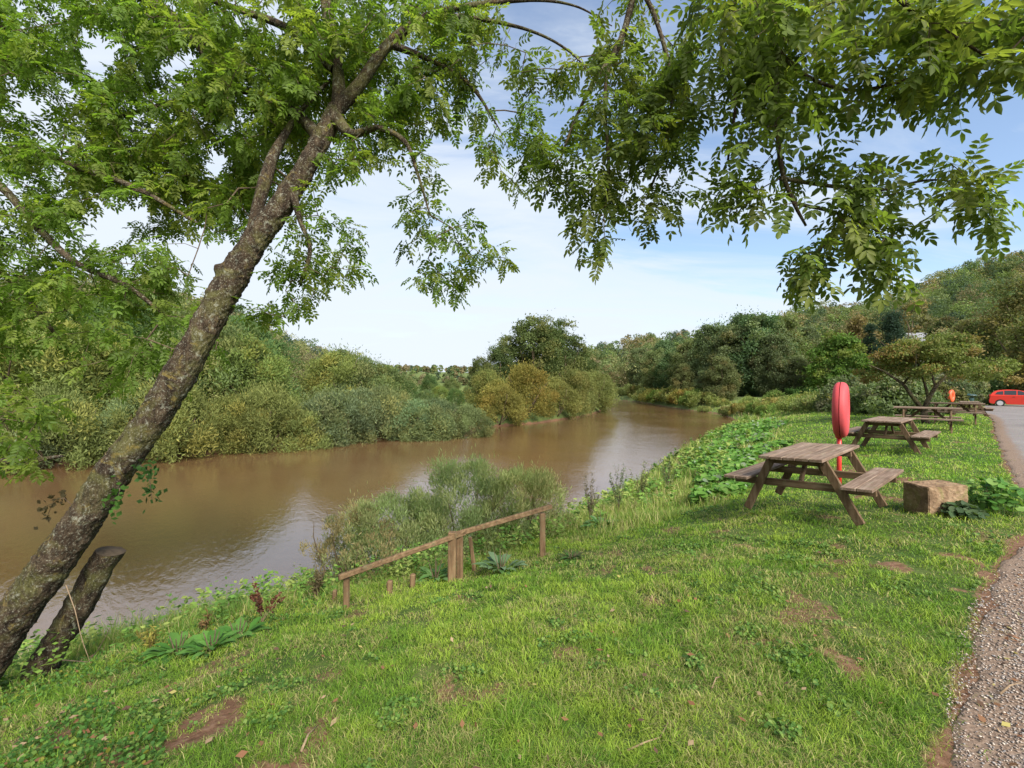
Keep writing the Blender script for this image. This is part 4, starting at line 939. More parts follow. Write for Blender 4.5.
def canopy(key, root, dens, colf, seed):
    global rng
    rng = np.random.default_rng(seed); off = np.array(root.location)
    # skeleton nodes along the limbs
    nodes = []; par = []; rad = []
    for L in LIMB[key]:
        S = catmull(L, 10)
        st = 0 if key != 'A' else 1
        for i, s_ in enumerate(S):
            nodes.append(s_[:3]); rad.append(s_[3]); par.append(len(nodes) - 2 if i else -1)
    nlim = len(nodes)
    tips = []
    for (cx, cy, rx, ry, z0, z1, ls) in SPR[key]:
        zc = (z0 + z1) / 2; area = math.pi * rx * ry / F / F * zc * zc
        n = int(area * dens * (z1 - z0 + .6)) + 3
        a = rng.uniform(0, 6.2832, n); q = np.sqrt(rng.random(n)); X = cx + rx * q * np.cos(a); Y = cy - 8 + ry * q * np.sin(a); Z = rng.uniform(z0, z1, n)
        if key == 'B' and cx > 700: ls = ls * .98
        for X_, Y_, Z_ in zip(X, Y, Z):
            if key == 'A' and Z_ < 5.15 and any(math.hypot(X_ - a_, Y_ - b_) < 22 for a_, b_ in TPX): continue
            if any(((X_ - hx) / (hr * 1.25)) ** 2 + ((Y_ + 8 - hy) / (hs * 1.35)) ** 2 < 1 for hx, hy, hr, hs in HOLES): continue
            tips.append((*at(X_, Y_, Z_), ls))
    tips = np.array(tips)
    P = np.array(nodes); d0 = np.min(np.linalg.norm(tips[:, None, :3] - P[None], axis=2), 1)
    order = np.argsort(d0)
    nodes = [np.array(p) for p in nodes]; childn = {}
    NP = np.zeros((nlim + len(tips) * 6, 3)); NP[:nlim] = P; cnt = nlim; dirs = np.zeros((len(tips), 3))
    for ti in order:
        t = tips[ti, :3]; dist = np.linalg.norm(NP[:cnt] - t, axis=1)
        dz = np.clip(t[2] - NP[:cnt, 2], 0, None); j = int(np.argmin(dist + .5 * dz)); p0 = NP[j]; L = np.linalg.norm(t - p0)
        k = max(1, min(5, int(L / .16))); prev = j
        bow = rng.normal(0, .06, 3) * L + np.array([0, 0, .14 * L])
        for i in range(1, k + 1):
            u = i / k; q = p0 + (t - p0) * u + bow * math.sin(math.pi * u)
            NP[cnt] = q; par.append(prev); rad.append(0.0); prev = cnt; cnt += 1
        dirs[ti] = (t - NP[par[prev]]) / max(np.linalg.norm(t - NP[par[prev]]), 1e-6)
    NP = NP[:cnt]; par = np.array(par); desc = np.zeros(cnt)
    isleaf = np.ones(cnt, bool); isleaf[par[par >= 0]] = False; desc[isleaf] = 1
    for i in range(cnt - 1, nlim - 1, -1): desc[par[i]] += desc[i]
    rad = np.array(rad); rad[nlim:] = np.minimum(.0022 * desc[nlim:] ** .5 + .0006, .012)
    e = np.arange(nlim, cnt); a0 = NP[par[e]]; a1 = NP[e]; r0 = np.where(par[e] < nlim, rad[e], np.minimum(rad[par[e]], rad[e] * 1.6)); r1 = rad[e]
    d = unit(a1 - a0); x = unit(np.cross(d, np.array([.31, .2, .93]))); y = np.cross(d, x); n = 5; ring0 = []; ring1 = []
    for k in range(n):
        an_ = 2 * math.pi * k / n; o = x * math.cos(an_) + y * math.sin(an_)
        ring0.append(a0 + o * r0[:, None]); ring1.append(a1 + o * r1[:, None])
    V = np.stack(ring0 + ring1, 1) - off; M = len(e)
    fq = np.array([(k, (k + 1) % n, n + (k + 1) % n, n + k) for k in range(n)])
    F_ = (fq[None] + (np.arange(M) * 2 * n)[:, None, None]).reshape(-1, 4)
    mesh_np('twig_sprays', V.reshape(-1, 3), [F_], TWIG, root)
    # leafy shoots
    T = tips[:, :3]; ls = tips[:, 3]; nt_ = len(T)
    sd = unit(dirs * .5 + rng.normal(0, .35, (nt_, 3)) + np.array([0, 0, -.55]))
    pos = []; dd = []; sz = []; cc = []
    basec = colf(nt_, T)
    sl = rng.uniform(.10, .24, nt_)
    s0 = unit(np.cross(sd, rand_dirs(nt_)))
    for j in range(3):
        ang = j * 1.57 + rng.uniform(-.4, .4, nt_)
        sdir = s0 * np.cos(ang)[:, None] + np.cross(sd, s0) * np.sin(ang)[:, None]
        for sg in (-1, 1):
            keep = rng.random(nt_) < .9
            pos.append((T - sd * (sl * (.9 - j * .42))[:, None])[keep]); dv = unit(sdir * sg * .85 + sd * (.35 + .25 * j) + np.array([0, 0, -.28]) + rng.normal(0, .16, (nt_, 3)))
            dd.append(dv[keep]); sz.append((ls * rng.uniform(.65, 1.1, nt_))[keep]); cc.append(basec[keep])
    pos.append(T); dd.append(unit(sd + rng.normal(0, .15, (nt_, 3)))); sz.append(ls); cc.append(basec)
    pos = np.vstack(pos); dd = np.vstack(dd); sz = np.concatenate(sz); cc = np.vstack(cc)
    up = unit(np.array([0, 0, 1.0]) + rng.normal(0, .38, pos.shape))
    v, f, c = place_leaves(pos, dd, up, sz, cc)
    mesh_np('foliage', v - off, [f], ASH, root, c)
    print('canopy', key, nt_, 'shoots', len(pos), 'leaves', len(f), 'faces')
def ash_col(base, alt, frac):
    def fn(n, T):
        c = np.array(base)[None] * rng.uniform(.75, 1.3, (n, 1)) * np.array([1, 1, 1])
        m = rng.random(n) < frac; c[m] = np.array(alt) * rng.uniform(.8, 1.2, (m.sum(), 1)); return c
    return fn
def limb_parts(key, root, skip_first=False):
    off = np.array(root.location)
    for i, L in enumerate(LIMB[key]):
        P = [(p[0] - off[0], p[1] - off[1], p[2] - off[2], p[3]) for p in L]
        trunk(P, 10, 16 if P[0][3] > .05 else 9, 'trunk' if (skip_first and i == 0) else 'branch', root, .012)
limb_parts('A', leaning)
canopy('A', leaning, 30, ash_col((.13, .20, .033), (.20, .25, .043), .3), 201)
tC = empty('riverside_ash', (LIMB['C'][0][0][0], LIMB['C'][0][0][1], H1(LIMB['C'][0][0][0], LIMB['C'][0][0][1])))
tag(tC, 'ash tree whose boughs enter from the left edge over the water', 'tree')
LIMB['C'].insert(0, [(tC.location.x - .3, tC.location.y, tC.location.z - .4, .32), (tC.location.x - .2, tC.location.y, tC.location.z + 1.0, .26), LIMB['C'][0][0]])
limb_parts('C', tC, True)
canopy('C', tC, 24, ash_col((.13, .21, .033), (.20, .265, .048), .3), 202)
tB = empty('overhanging_ash', (-.7, -2.8, 0)); tag(tB, 'ash tree with drooping leafy boughs hanging over the lawn at upper right', 'tree')
limb_parts('B', tB, True)
canopy('B', tB, 16, ash_col((.115, .160, .034), (.17, .20, .045), .3), 203)

# stump beside the leaning tree
def stump():
    Z0 = min(gpx(32, 678).y, 4.35); base = at(30, 674, Z0); root = empty('cut_tree_stump', base); tag(root, 'leaning sawn off tree stump beside the leaning ash trunk', 'tree stump')
    o = np.array(base)
    P = [P4(8, 722, Z0 - .02, 30), P4(34, 678, Z0, 26), P4(53, 648, Z0 + .02, 24), P4(80, 604, Z0 + .04, 23), P4(110, 553, Z0 + .06, 22)]
    P = [(p[0] - o[0], p[1] - o[1], p[2] - o[2], p[3]) for p in P]
    S = catmull(P, 14); sides = 44; v = []; M = len(S); ref = Vector((.2, 1, .1)); tip = Vector(S[-1, :3])
    for i in range(M):
        p = Vector(S[i, :3]); d = Vector(S[min(i + 1, M - 1), :3] - S[max(i - 1, 0), :3]).normalized(); x = (ref - d * ref.dot(d)).normalized(); y = d.cross(x); r = S[i, 3]
        for k in range(sides):
            a = 2 * math.pi * k / sides; q_ = x * math.cos(a) + y * math.sin(a); Pp = p + q_ * r
            n = mn.noise(Pp * 2.5) * .016 + mn.noise(Pp * 12) * .014 + abs(mn.noise(Pp * 30)) * .02; Pp = Pp + q_ * n
            if i > M - 14:          # saw cut nearly level
                w = (i - (M - 14)) / 13; lvl = tip.z + .05 + .02 * mn.noise(Pp * 9); Pp = Vector((Pp.x, Pp.y, Pp.z + (lvl - Pp.z) * w ** 2 * .4))
            v.append(Pp)
    m = MB(); m.v = v; m.f = [(i * sides + k, i * sides + (k + 1) % sides, (i + 1) * sides + (k + 1) % sides, (i + 1) * sides + k) for i in range(M - 1) for k in range(sides)]
    m.build('trunk', BARK, root, True)
    c = sum((Vector(x) for x in v[-sides:]), Vector()) / sides; m = MB(); m.v = [tuple(Vector(x) + Vector((0, 0, .002))) for x in v[-sides:]] + [tuple(c + Vector((0, 0, .012)))]
    m.f = [(k, (k + 1) % sides, sides) for k in range(sides)]; m.build('sawn_face', CUT, root)
stump()
# ivy sprigs on the trunk
def sprig(name, pts, r, leafn, size, label, cat, color, leafcol=None, seed=5, spread=.05, mat=TWIG):
    global rng
    rng = np.random.default_rng(seed); o = Vector(pts[0]); root = empty(name, o); m = MB(); m.tube([Vector(p) - o for p in pts], np.linspace(r, r * .4, len(pts)), 6); m.build('stem', mat, root, True)
    if leafn:
        S = catmull(np.array([tuple(Vector(p) - o) for p in pts]), 12); i = rng.integers(len(S) // 5, len(S), leafn); p = S[i] + rng.normal(0, spread, (leafn, 3)); d = unit(rand_dirs(leafn) + np.array([0, 0, -.5])); L = size * rng.uniform(.6, 1.2, leafn)
        v, f = rhombs(p, d, unit(rand_dirs(leafn) + np.array([0, -.6, .6])), L, L * .75); c = np.repeat(np.array(color)[None] * rng.uniform(.6, 1.4, (leafn, 1)), 4, 0)
        mesh_np('foliage', v, [f], LEAF, root, c)
    tag(root, label, cat); return root
sprig('hanging_sprig', [at(140, 465, 4.05), at(146, 470, 3.95), at(150, 482, 3.9), at(152, 500, 3.9)], .005, 70, .055, 'dark leafy sprig hanging right of the leaning trunk', 'plant', (.035, .08, .02), seed=5, spread=.045)
sprig('trunk_sprig', [at(112, 492, 3.95), at(120, 488, 3.85), at(118, 500, 3.85), at(108, 515, 3.85)], .004, 45, .05, 'small green sprig growing along the lower trunk side', 'plant', (.05, .11, .02), seed=6, spread=.04)
sprig('trunk_sprig', [at(72, 505, 4.0), at(64, 498, 4.0), at(54, 500, 4.0), at(46, 520, 4.0)], .004, 45, .045, 'withered brownish sprig on the upper side of the trunk', 'plant', (.06, .05, .025), seed=7, spread=.04)
sprig('dead_twig', [at(62, 660, 3.6), at(88, 662, 3.6), at(98, 650, 3.6), at(108, 632, 3.6), at(110, 628, 3.6)], .004, 0, 0, 'thin curved dead twig hooked beside the stump', 'twig', None, seed=8, mat=TWIG)
sprig('dead_twig', [at(66, 585, 3.95), at(75, 610, 3.9), at(82, 640, 3.8), at(90, 662, 3.65)], .004, 0, 0, 'thin upright dead twig leaning on the stump', 'twig', None, seed=9, mat=DEAD)
def lying(name, pxs, r, label, lift=.02):
    pts = [gpx(*p) + Vector((0, 0, lift + .015 * (i % 2))) for i, p in enumerate(pxs)]; o = pts[0]; m = MB(); m.tube([p - o for p in pts], np.linspace(r, r * .5, len(pts)), 6); b = m.build(name, DEAD, None, True); b.location = o; tag(b, label, 'twig')
lying('fallen_twig', [(627, 755), (645, 750), (660, 742), (668, 730)], .005, 'pale curled twig lying in the grass below centre')
lying('fallen_twig', [(301, 756), (308, 742), (317, 730)], .007, 'short pale stick lying on bare soil at lower left')
lying('fallen_twig', [(712, 692), (716, 684), (722, 680)], .005, 'short pale stick lying in the grass right of centre')
lying('fallen_twig', [(1000, 700), (1010, 694), (1022, 688)], .006, 'thin pale stick lying on the gravel track', .03)

# ================================================================ ground vegetation
rng = np.random.default_rng(321)
def blades(x, y, z, h, w, lean, col, segs=2):
    """tapered bent blades; col (n,3)"""
    n = len(x); a = rng.uniform(0, 6.2832, n); fx, fy = np.cos(a), np.sin(a)
    la = rng.uniform(0, 6.2832, n); lx, ly = np.cos(la) * lean * h, np.sin(la) * lean * h
    b = np.stack([x, y, z], 1); s = np.stack([fx, fy, np.zeros(n)], 1) * (w / 2)[:, None]
    mid = b + np.stack([lx * .35, ly * .35, h * .58], 1); tip = b + np.stack([lx, ly, h * (1 - .35 * np.minimum(lean, 1.5) ** 2)], 1)
    v = np.stack([b - s, b + s, mid + s * .8, mid - s * .8, tip], 1).reshape(-1, 3)
    k = np.arange(n) * 5
    return v, np.stack([k, k + 1, k + 2, k + 3], 1), np.stack([k + 3, k + 2, k + 4], 1), np.repeat(col, 5, 0)
def polar(n, r0, r1, a0=-52, a1=50):
    r = np.exp(rng.uniform(math.log(r0), math.log(r1), n)); a = np.radians(rng.uniform(a0, a1, n)); return r * np.sin(a), r * np.cos(a), r
def side(x, y):
    dn = polydist(x, y, NEAR); ins = inpoly(x, y, RIVER); df = polydist(x, y, FAR)
    return np.where(ins | (df < dn), -1.0, dn)
def lawn():
    x, y, r = polar(620000, 1.5, 46)
    sd = side(x, y); rm = roadmask(x, y); dmk = dirtmask(x, y); dr = polydist(x, y, ROAD_L)
    p = 1 - np.clip(dmk * 1.02, 0, 1) ** 2.2
    ok = (sd > 2.6) & ~(rm & (dr > .02 + .28 * vnoise(x * 3, y * 3, 65) ** 2)) & (rng.random(len(x)) < np.maximum(p, .04))
    # under the stone block and along worn rims the turf is thin
    x, y, r, dmk, sd = x[ok], y[ok], r[ok], dmk[ok], sd[ok]
    z = height(x, y); cl = fbm(x * 2.2, y * 2.2, 61, 4); cl2 = fbm(x * 9, y * 9, 62, 3)
    h = (.012 + .085 * np.clip(cl * .8 + cl2 * 1.1 - .58, 0, 1)) * rng.uniform(.6, 1.4, len(x)) * (1 - .45 * dmk)
    h *= 1 + .9 * (1 - sstep(2.8, 5.2, sd)) ; h *= 1 + .25 * sstep(8, 20, r)
    w = .0023 * np.clip(r / 2.2, 1, None) ** .85 * rng.uniform(.7, 1.4, len(x))
    g1 = np.array([.140, .250, .026]); g2 = np.array([.265, .365, .045]); g3 = np.array([.36, .33, .13]); g4 = np.array([.085, .17, .028])
    t = (.55 * fbm(x * .9, y * .9, 63, 4) + .45 * fbm(x * 5, y * 5, 69, 3))[:, None]; c = g1 * (1 - sstep(.38, .60, t)) + g2 * sstep(.38, .60, t)
    q = rng.random(len(x)); dry = .07 + .34 * sstep(.48, .62, fbm(x * 2.2 + 9, y * 2.2, 64, 4)) + .4 * dmk
    c = np.where((q < dry)[:, None], g3 * rng.uniform(.6, 1.2, (len(x), 1)), c); c = np.where((q > .86)[:, None], g4, c); c = c * (1 + rng.uniform(-.25, .28, len(x)) * (1 - .6 * sstep(6, 14, r)))[:, None]
    c = c * (1 + np.array([.08, .20, 0]) * sstep(6, 13, r)[:, None])
    v, f1, f2, cc = blades(x, y, z - .004, h, w, rng.uniform(.3, 1.9, len(x)), c)
    o = mesh_np('grass', v, [f1, f2], GRASS, None, cc); tag(o, 'short trodden green lawn grass with dry patches', 'grass', kind='stuff'); print('lawn', len(x))
lawn()
def undergrowth():
    # tall grasses, nettles and weeds on the bank slope
    x, y, r = polar(330000, 2.6, 75, -56, 45)
    sd = side(x, y); rm = roadmask(x, y)
    wav = (fbm(x * .55, y * .55, 70, 3) - .5) * 1.8
    ok = (sd > .15) & (sd < 4.0 + wav + 1.2 * sstep(20, 34, r) + 1.1 * sstep(.3, 2, x)) & ~rm & ((r > 3.4) | (x > -1.5)) & ~((sd > 3.3) & (x < -1.6) & (y < 6.5) & (rng.random(len(x)) < .75))
    ok |= (sd > 0) & (r > 33) & (x > 10) & (sd < 16) & ~rm & (y > x * 1.02 + 5) & (rng.random(len(x)) < .8)
    x, y, r, sd = x[ok], y[ok], r[ok], sd[ok]; z = height(x, y); n = len(x)
    cl = fbm(x * 1.3, y * 1.3, 71, 4); h = (.12 + .62 * np.clip(cl * 1.5 - .38, 0, 1)) * rng.uniform(.45, 1.15, n) * np.clip(1.25 - sd * .16, .45, 1)
    h *= np.where(r < 9, .78, 1); w = .0045 * np.clip(r / 4, 1, None) ** .85 * rng.uniform(.6, 1.5, n)
    pal = np.array([(.18, .28, .05), (.28, .34, .08), (.38, .37, .14), (.12, .22, .04), (.42, .35, .18)]); pt = fbm(x * .8, y * .8, 72, 3)
    k = np.where(pt < .42, rng.choice(5, n, p=[.3, .1, .08, .45, .07]), np.where(pt < .56, rng.choice(5, n, p=[.35, .3, .12, .15, .08]), rng.choice(5, n, p=[.12, .36, .28, .06, .18])))
    c = pal[k] * rng.uniform(.75, 1.25, (n, 1))
    v, f1, f2, cc = blades(x, y, z - .02, h, w, rng.uniform(.1, .7, n), c)
    # leafy stems: small leaves round upright stems
    xs, ys, r2 = polar(9000, 3.0, 60, -50, 45); sd2 = side(xs, ys)
    ok = (sd2 > .2) & (sd2 < 3.9 + (fbm(xs * .55, ys * .55, 70, 3) - .5) * 1.6) & ~roadmask(xs, ys) & (fbm(xs * .9, ys * .9, 75, 3) > .47)
    xs, ys, r2, sd2 = xs[ok], ys[ok], r2[ok], sd2[ok]; zs = height(xs, ys); m = len(xs); hh = rng.uniform(.25, .62, m) * np.where(r2 < 9, .8, 1); kk = 16
    t = rng.random((m, kk)) ** .8; pa = rng.uniform(0, 6.28, (m, kk)); L = .05 * np.clip(r2 / 7, .8, 3)[:, None] * rng.uniform(.6, 1.3, (m, kk))
    rad = .05 + .03 * (1 - t); P = np.stack([xs[:, None] + rad * np.cos(pa), ys[:, None] + rad * np.sin(pa), zs[:, None] + hh[:, None] * t], -1).reshape(-1, 3)
    D = unit(np.stack([np.cos(pa), np.sin(pa), np.full_like(pa, .1)], -1).reshape(-1, 3) + rng.normal(0, .3, (m * kk, 3)))
    v2, fq = rhombs(P, D, unit(np.array([0, 0, 1.]) + rng.normal(0, .4, D.shape)), L.ravel() * 1.5, L.ravel() * .75)
    pc = np.array([(.10, .20, .035), (.17, .28, .05), (.26, .32, .08)])[rng.integers(0, 3, m)]; c2 = np.repeat(np.repeat(pc, kk, 0) * rng.uniform(.7, 1.3, (m * kk, 1)), 4, 0)
    V = np.vstack([v, v2]); o = mesh_np('bank_undergrowth', V, [f1, f2, fq + len(v)], GRASS, None, np.vstack([cc, c2]))
    tag(o, 'tall tangled weeds and grasses covering the sloping river bank', 'undergrowth', kind='stuff'); print('under', n, m)
undergrowth()
def big_leaves(x, y, z, size, hgt, color, tilt=.45):
    """rounded cupped leaves on short stalks"""
    n = len(x); k = 9; a = np.linspace(0, 2 * math.pi, k, endpoint=False)
    prof = 1 - .18 * np.exp(-((np.abs(((a + math.pi) % (2 * math.pi)) - math.pi)) / .35) ** 2) * 2.0
    nz = unit(np.array([0, -.25, 1.]) + rng.normal(0, tilt, (n, 3))); t = unit(np.cross(nz, rand_dirs(n))); b = np.cross(nz, t)
    c0 = np.stack([x, y, z + hgt], 1); R_ = size[:, None] * prof[None] * rng.uniform(.85, 1.12, (n, k))
    rim = c0[:, None] + t[:, None] * (R_ * np.cos(a))[..., None] + b[:, None] * (R_ * np.sin(a))[..., None] + nz[:, None] * (size * .18)[:, None, None] * rng.uniform(.3, 1.5, (n, k, 1))
    V = np.concatenate([c0[:, None], rim], 1).reshape(-1, 3); base = np.arange(n)[:, None] * (k + 1)
    F_ = np.stack([np.stack([base[:, 0], base[:, 0] + 1 + i, base[:, 0] + 1 + (i + 1) % k], 1) for i in range(k)], 1).reshape(-1, 3)
    # stalk
    nb = len(V); s = size[:, None] * .04; S0 = np.stack([x, y, z - .02], 1); u = np.tile(np.array([[1., 0, 0]]), (n, 1)) * s
    V2 = np.stack([S0 - u, S0 + u, c0 + u * .6, c0 - u * .6], 1).reshape(-1, 3); F2 = nb + np.arange(n * 4).reshape(-1, 4)
    C = np.concatenate([np.repeat(color, k + 1, 0), np.repeat(color * .8, 4, 0)])
    return np.vstack([V, V2]), F_, F2, C
def butterbur():
    x, y, r = polar(60000, 6.8, 34, 5, 46); sd = side(x, y)
    px = 512 + F * x / y
    ok = (sd > 1.0) & (sd < 4.9 + 2.5 * (fbm(x * .7, y * .7, 80, 3) - .5)) & (px > 700 + 60 * (fbm(x * 1.5, y * 1.5, 83, 3) - .5)) & (px < 880) & (r > 9) & (fbm(x * .9, y * .9, 81, 3) > .42) & ~roadmask(x, y)
    for tx, ty, *_ in tabs: ok &= np.hypot(x - tx, y - ty) > 1.25
    x, y, r, sd = x[ok], y[ok], r[ok], sd[ok]; n = min(len(x), 7000); x, y, r, sd = x[:n], y[:n], r[:n], sd[:n]; z = height(x, y)
    g = np.array([(.06, .15, .02), (.10, .22, .03), (.14, .25, .05), (.17, .22, .13)])[rng.choice(4, n, p=[.3, .35, .25, .1])] * rng.uniform(.8, 1.2, (n, 1))
    v, f3, f4, c = big_leaves(x, y, z, rng.uniform(.045, .10, n), rng.uniform(.08, .36, n) * np.clip(1.15 - sd * .12, .4, 1), g)
    o = mesh_np('butterbur_leaves', v, [f3, f4], GRASS, None, c); tag(o, 'dense bright green broad leaves carpeting the bank beside the tables', 'ground cover', kind='stuff'); print('butterbur', n)
butterbur()
def ivy():
    # low rounded leaves around the foot of the leaning tree and along the near bank edge
    x, y, r = polar(70000, 2.0, 6.5, -62, -8); sd = side(x, y); px = 512 + F * x / y; w = fbm(x * 1.6, y * 1.6, 90, 3)
    ok = (sd > 1.6) & (((px < 115) & (w > .36)) | ((px < 165) & (w > .55)) | ((sd < 4.4) & (w > .45) & (px < 330)))
    x, y = x[ok], y[ok]; n = min(len(x), 11000); x, y = x[:n], y[:n]; z = height(x, y)
    g = np.array([(.045, .115, .02), (.08, .18, .03), (.13, .22, .04), (.20, .20, .03)])[rng.choice(4, n, p=[.4, .38, .17, .05])] * rng.uniform(.75, 1.2, (n, 1))
    v, f3, f4, c = big_leaves(x, y, z, rng.uniform(.006, .014, n), rng.uniform(.010, .07, n), g, .65)
    o = mesh_np('ground_ivy', v, [f3, f4], GRASS, None, c); tag(o, 'low round leaved ground ivy around the foot of the leaning tree', 'ground cover', kind='stuff')
ivy()
def clump(name, cx, cy, rad, n, size, hmin, hmax, cols, label, cat='plant', seed=1, tilt=.5, long=False):
    global rng
    rng = np.random.default_rng(seed); z0 = H1(cx, cy); root = empty(name, (cx, cy, z0)); tag(root, label, cat)
    a = rng.uniform(0, 6.28, n); q = rad * np.sqrt(rng.random(n)); x, y = q * np.cos(a), q * np.sin(a); hh = rng.uniform(hmin, hmax, n) * (1.1 - .5 * (q / rad) ** 2)
    g = np.array(cols)[rng.integers(0, len(cols), n)] * rng.uniform(.8, 1.2, (n, 1))
    if not long:
        v, f3, f4, c = big_leaves(x, y, np.zeros(n), rng.uniform(.6, 1.2, n) * size, hh, g, tilt); mesh_np('leaves', v, [f3, f4], GRASS, root, c)
    else:      # long arching dock leaves
        L = size * rng.uniform(.7, 1.3, n); d = unit(np.stack([np.cos(a), np.sin(a), rng.uniform(.2, 1.3, n)], 1)); b = np.stack([x * .5, y * .5, hh * .3], 1)
        s = unit(np.cross(d, np.array([0, 0, 1.]))); w = L * .16; ts = [0, .3, .65, 1]; ww = [.25, 1, .85, .05]; V = []
        for t, k in zip(ts, ww):
            c0 = b + d * (L * t)[:, None] + np.array([0, 0, -1.]) * (L * .45 * t * t)[:, None]
            V += [c0 - s * (w * k)[:, None], c0 + np.array([0, 0, -.12]) * (w * k)[:, None] * 2, c0 + s * (w * k)[:, None]]
        V = np.stack(V, 1); F_ = []
        for i in range(3):
            for j in range(2): F_.append([i * 3 + j, i * 3 + j + 1, i * 3 + j + 4, i * 3 + j + 3])
        F_ = (np.array(F_)[None] + (np.arange(n) * 12)[:, None, None]).reshape(-1, 4); mesh_np('leaves', V.reshape(-1, 3), [F_], GRASS, root, np.repeat(g, 12, 0))
    m = MB()
    for k in range(4): m.tube([(0, 0, -.05), (.3 * rad * math.cos(k * 1.7), .3 * rad * math.sin(k * 1.7), hmax * .8)], [.008, .004], 5)
    m.build('stems', TWIG, root); return root
gr = [(.06, .15, .025), (.10, .22, .035), (.16, .26, .06)]
clump('dock_plant', 6.28, 6.15,   .34, 190, .05, .05, .40, gr, 'leafy bright green dock plant right of the stone block', seed=11)
clump('ivy_clump', 5.62, 5.86, .20, 110, .045, .04, .16, [(.05, .09, .035), (.08, .12, .05)], 'greyish low ivy clump at the front foot of the stone block', seed=12)
p = gpx(602, 528); clump('burdock_plant', p.x, p.y, .34, 46, .26, .10, .35, [(.06, .15, .03), (.09, .19, .05), (.13, .2, .09)], 'broad leaved burdock plant at the bank edge right of the handrail', seed=13, long=True)
p = gpx(572, 560); clump('weed_tussock', p.x, p.y, .17, 60, .13, .03, .14, [(.05, .11, .02), (.08, .09, .03)], 'dark green weed tussock just right of the handrail end', seed=14, long=True)
p = gpx(500, 578); clump('burdock_plant', p.x, p.y + .35, .28, 38, .24, .08, .32, [(.10, .17, .07), (.13, .2, .10), (.07, .15, .04)], 'greyish broad leaved plant behind the handrail mid post', seed=15, long=True)
p = gpx(428, 590); clump('burdock_plant', p.x, p.y + .5, .28, 36, .22, .10, .34, [(.08, .18, .04), (.12, .22, .06)], 'bright broad leaved plant under the lower rail', seed=16, long=True)
for k, (px, py, sd_) in enumerate([(212, 652, 17), (178, 655, 18), (238, 640, 19)]):
    p = gpx(px, py); clump('dock_plant', p.x, p.y, .22, 46, .20, .06, .22, [(.06, .16, .025), (.10, .22, .04)], ['upright bright dock plant on the bank edge right of the stump', 'dock plant nearest the stump on the bank edge', 'dock plant beside the dead brown dock'][k], seed=sd_, long=True)
# bank willows in front of the water
def near_shrub(name, x, y, h, w, n, leaf, asp, col, alt, altf, label, seed, updir, K=46, lobe=(.2, .42)):
    o = proto_tree('dome', name, h, w, n, leaf, asp, col, alt, altf, K, seed, .02, .02, updir, stems=9, ends=0, crownname='foliage', lobe=lobe, flat=1.1)
    o.location = (x, y, H1(x, y) - .05); tag(o, label, 'shrub'); return o
near_shrub('willow_shrub', -1.9, 8.0, 1.5, 2.6, 26000, .085, .14, (.25, .32, .125), (.34, .37, .16), .3, 'feathery grey green willow shrub on the bank behind the lower handrail', 301, .9, 60, (.14, .34))
near_shrub('willow_shrub', -.85, 8.4, 1.85, 2.5, 26000, .085, .14, (.26, .33, .135), (.35, .38, .16), .3, 'tallest grey green willow shrub behind the rail mid post', 304, 1.0, 60, (.14, .32))
near_shrub('willow_shrub', .15, 8.8, 1.45, 2.3, 20000, .085, .14, (.27, .31, .12), (.36, .35, .15), .3, 'paler willow shrub behind the upper end of the handrail', 302, 1.0, 60, (.14, .30))
near_shrub('willow_shrub', -2.35, 7.0, 1.35, 1.7, 8500, .06, .2, (.20, .22, .09), (.28, .23, .11), .5, 'thin olive brown willow shrub left of the handrail foot', 303, 1.0, 40, (.08, .2))
# thin tall weeds
def tall_weed(px, Z, ytop, label, seed, color=(.10, .13, .06), n=9, leaves=420):
    global rng
    rng = np.random.default_rng(seed); a = at(px, ytop, Z); g = H1(a.x, a.y); h = a.z - g; root = empty('tall_weed', (a.x, a.y, g)); tag(root, label, 'plant', None)
    m = MB(); P = []
    for k in range(n):
        tx, ty = rng.normal(0, .22, 2) * h * .8; th = h * rng.uniform(.65, 1.0); c = [Vector((tx * .3 * t, ty * .3 * t, -.03 + th * t)) + Vector((tx, ty, 0)) * t * t * .7 for t in np.linspace(0, 1, 7)]
        m.tube(c, [.004, .004, .0035, .003, .0025, .002, .001], 4); P.append(catmull(np.array([tuple(q) for q in c]), 8))
    m.build('stems', TWIG, root)
    P = np.vstack(P); P = P[P[:, 2] > h * .25]; i = rng.integers(0, len(P), leaves); p = P[i] + rng.normal(0, .018, (leaves, 3)); L = rng.uniform(.03, .09, leaves)
    v, f = rhombs(p, unit(rand_dirs(leaves) + np.array([0, 0, .7])), rand_dirs(leaves), L, L * .22); mesh_np('foliage', v, [f], GRASS, root, np.repeat(np.array(color)[None] * rng.uniform(.6, 1.4, (leaves, 1)), 4, 0))
tall_weed(618, 9.4, 462, 'wispy tall weed standing against the silver water right of centre', 401)
tall_weed(590, 9.0, 470, 'wispy tall weed left of the tallest bank weed', 402, (.14, .12, .07))
tall_weed(668, 11.5, 452, 'thin weed on the bank edge left of the nearest table', 403)
tall_weed(640, 10.2, 458, 'thin weed between the wispy weeds and the nearest table', 407, (.12, .14, .05))
tall_weed(316, 5.6, 560, 'thin upright weed left of the handrail foot', 404, (.13, .10, .05))
tall_weed(205, 4.9, 612, 'thin reddish weed on the bank edge above the bare soil', 405, (.16, .10, .04), 4, 80)
tall_weed(150, 4.5, 622, 'yellowing thin weed on the bank edge near the stump', 406, (.25, .22, .05), 5, 160)
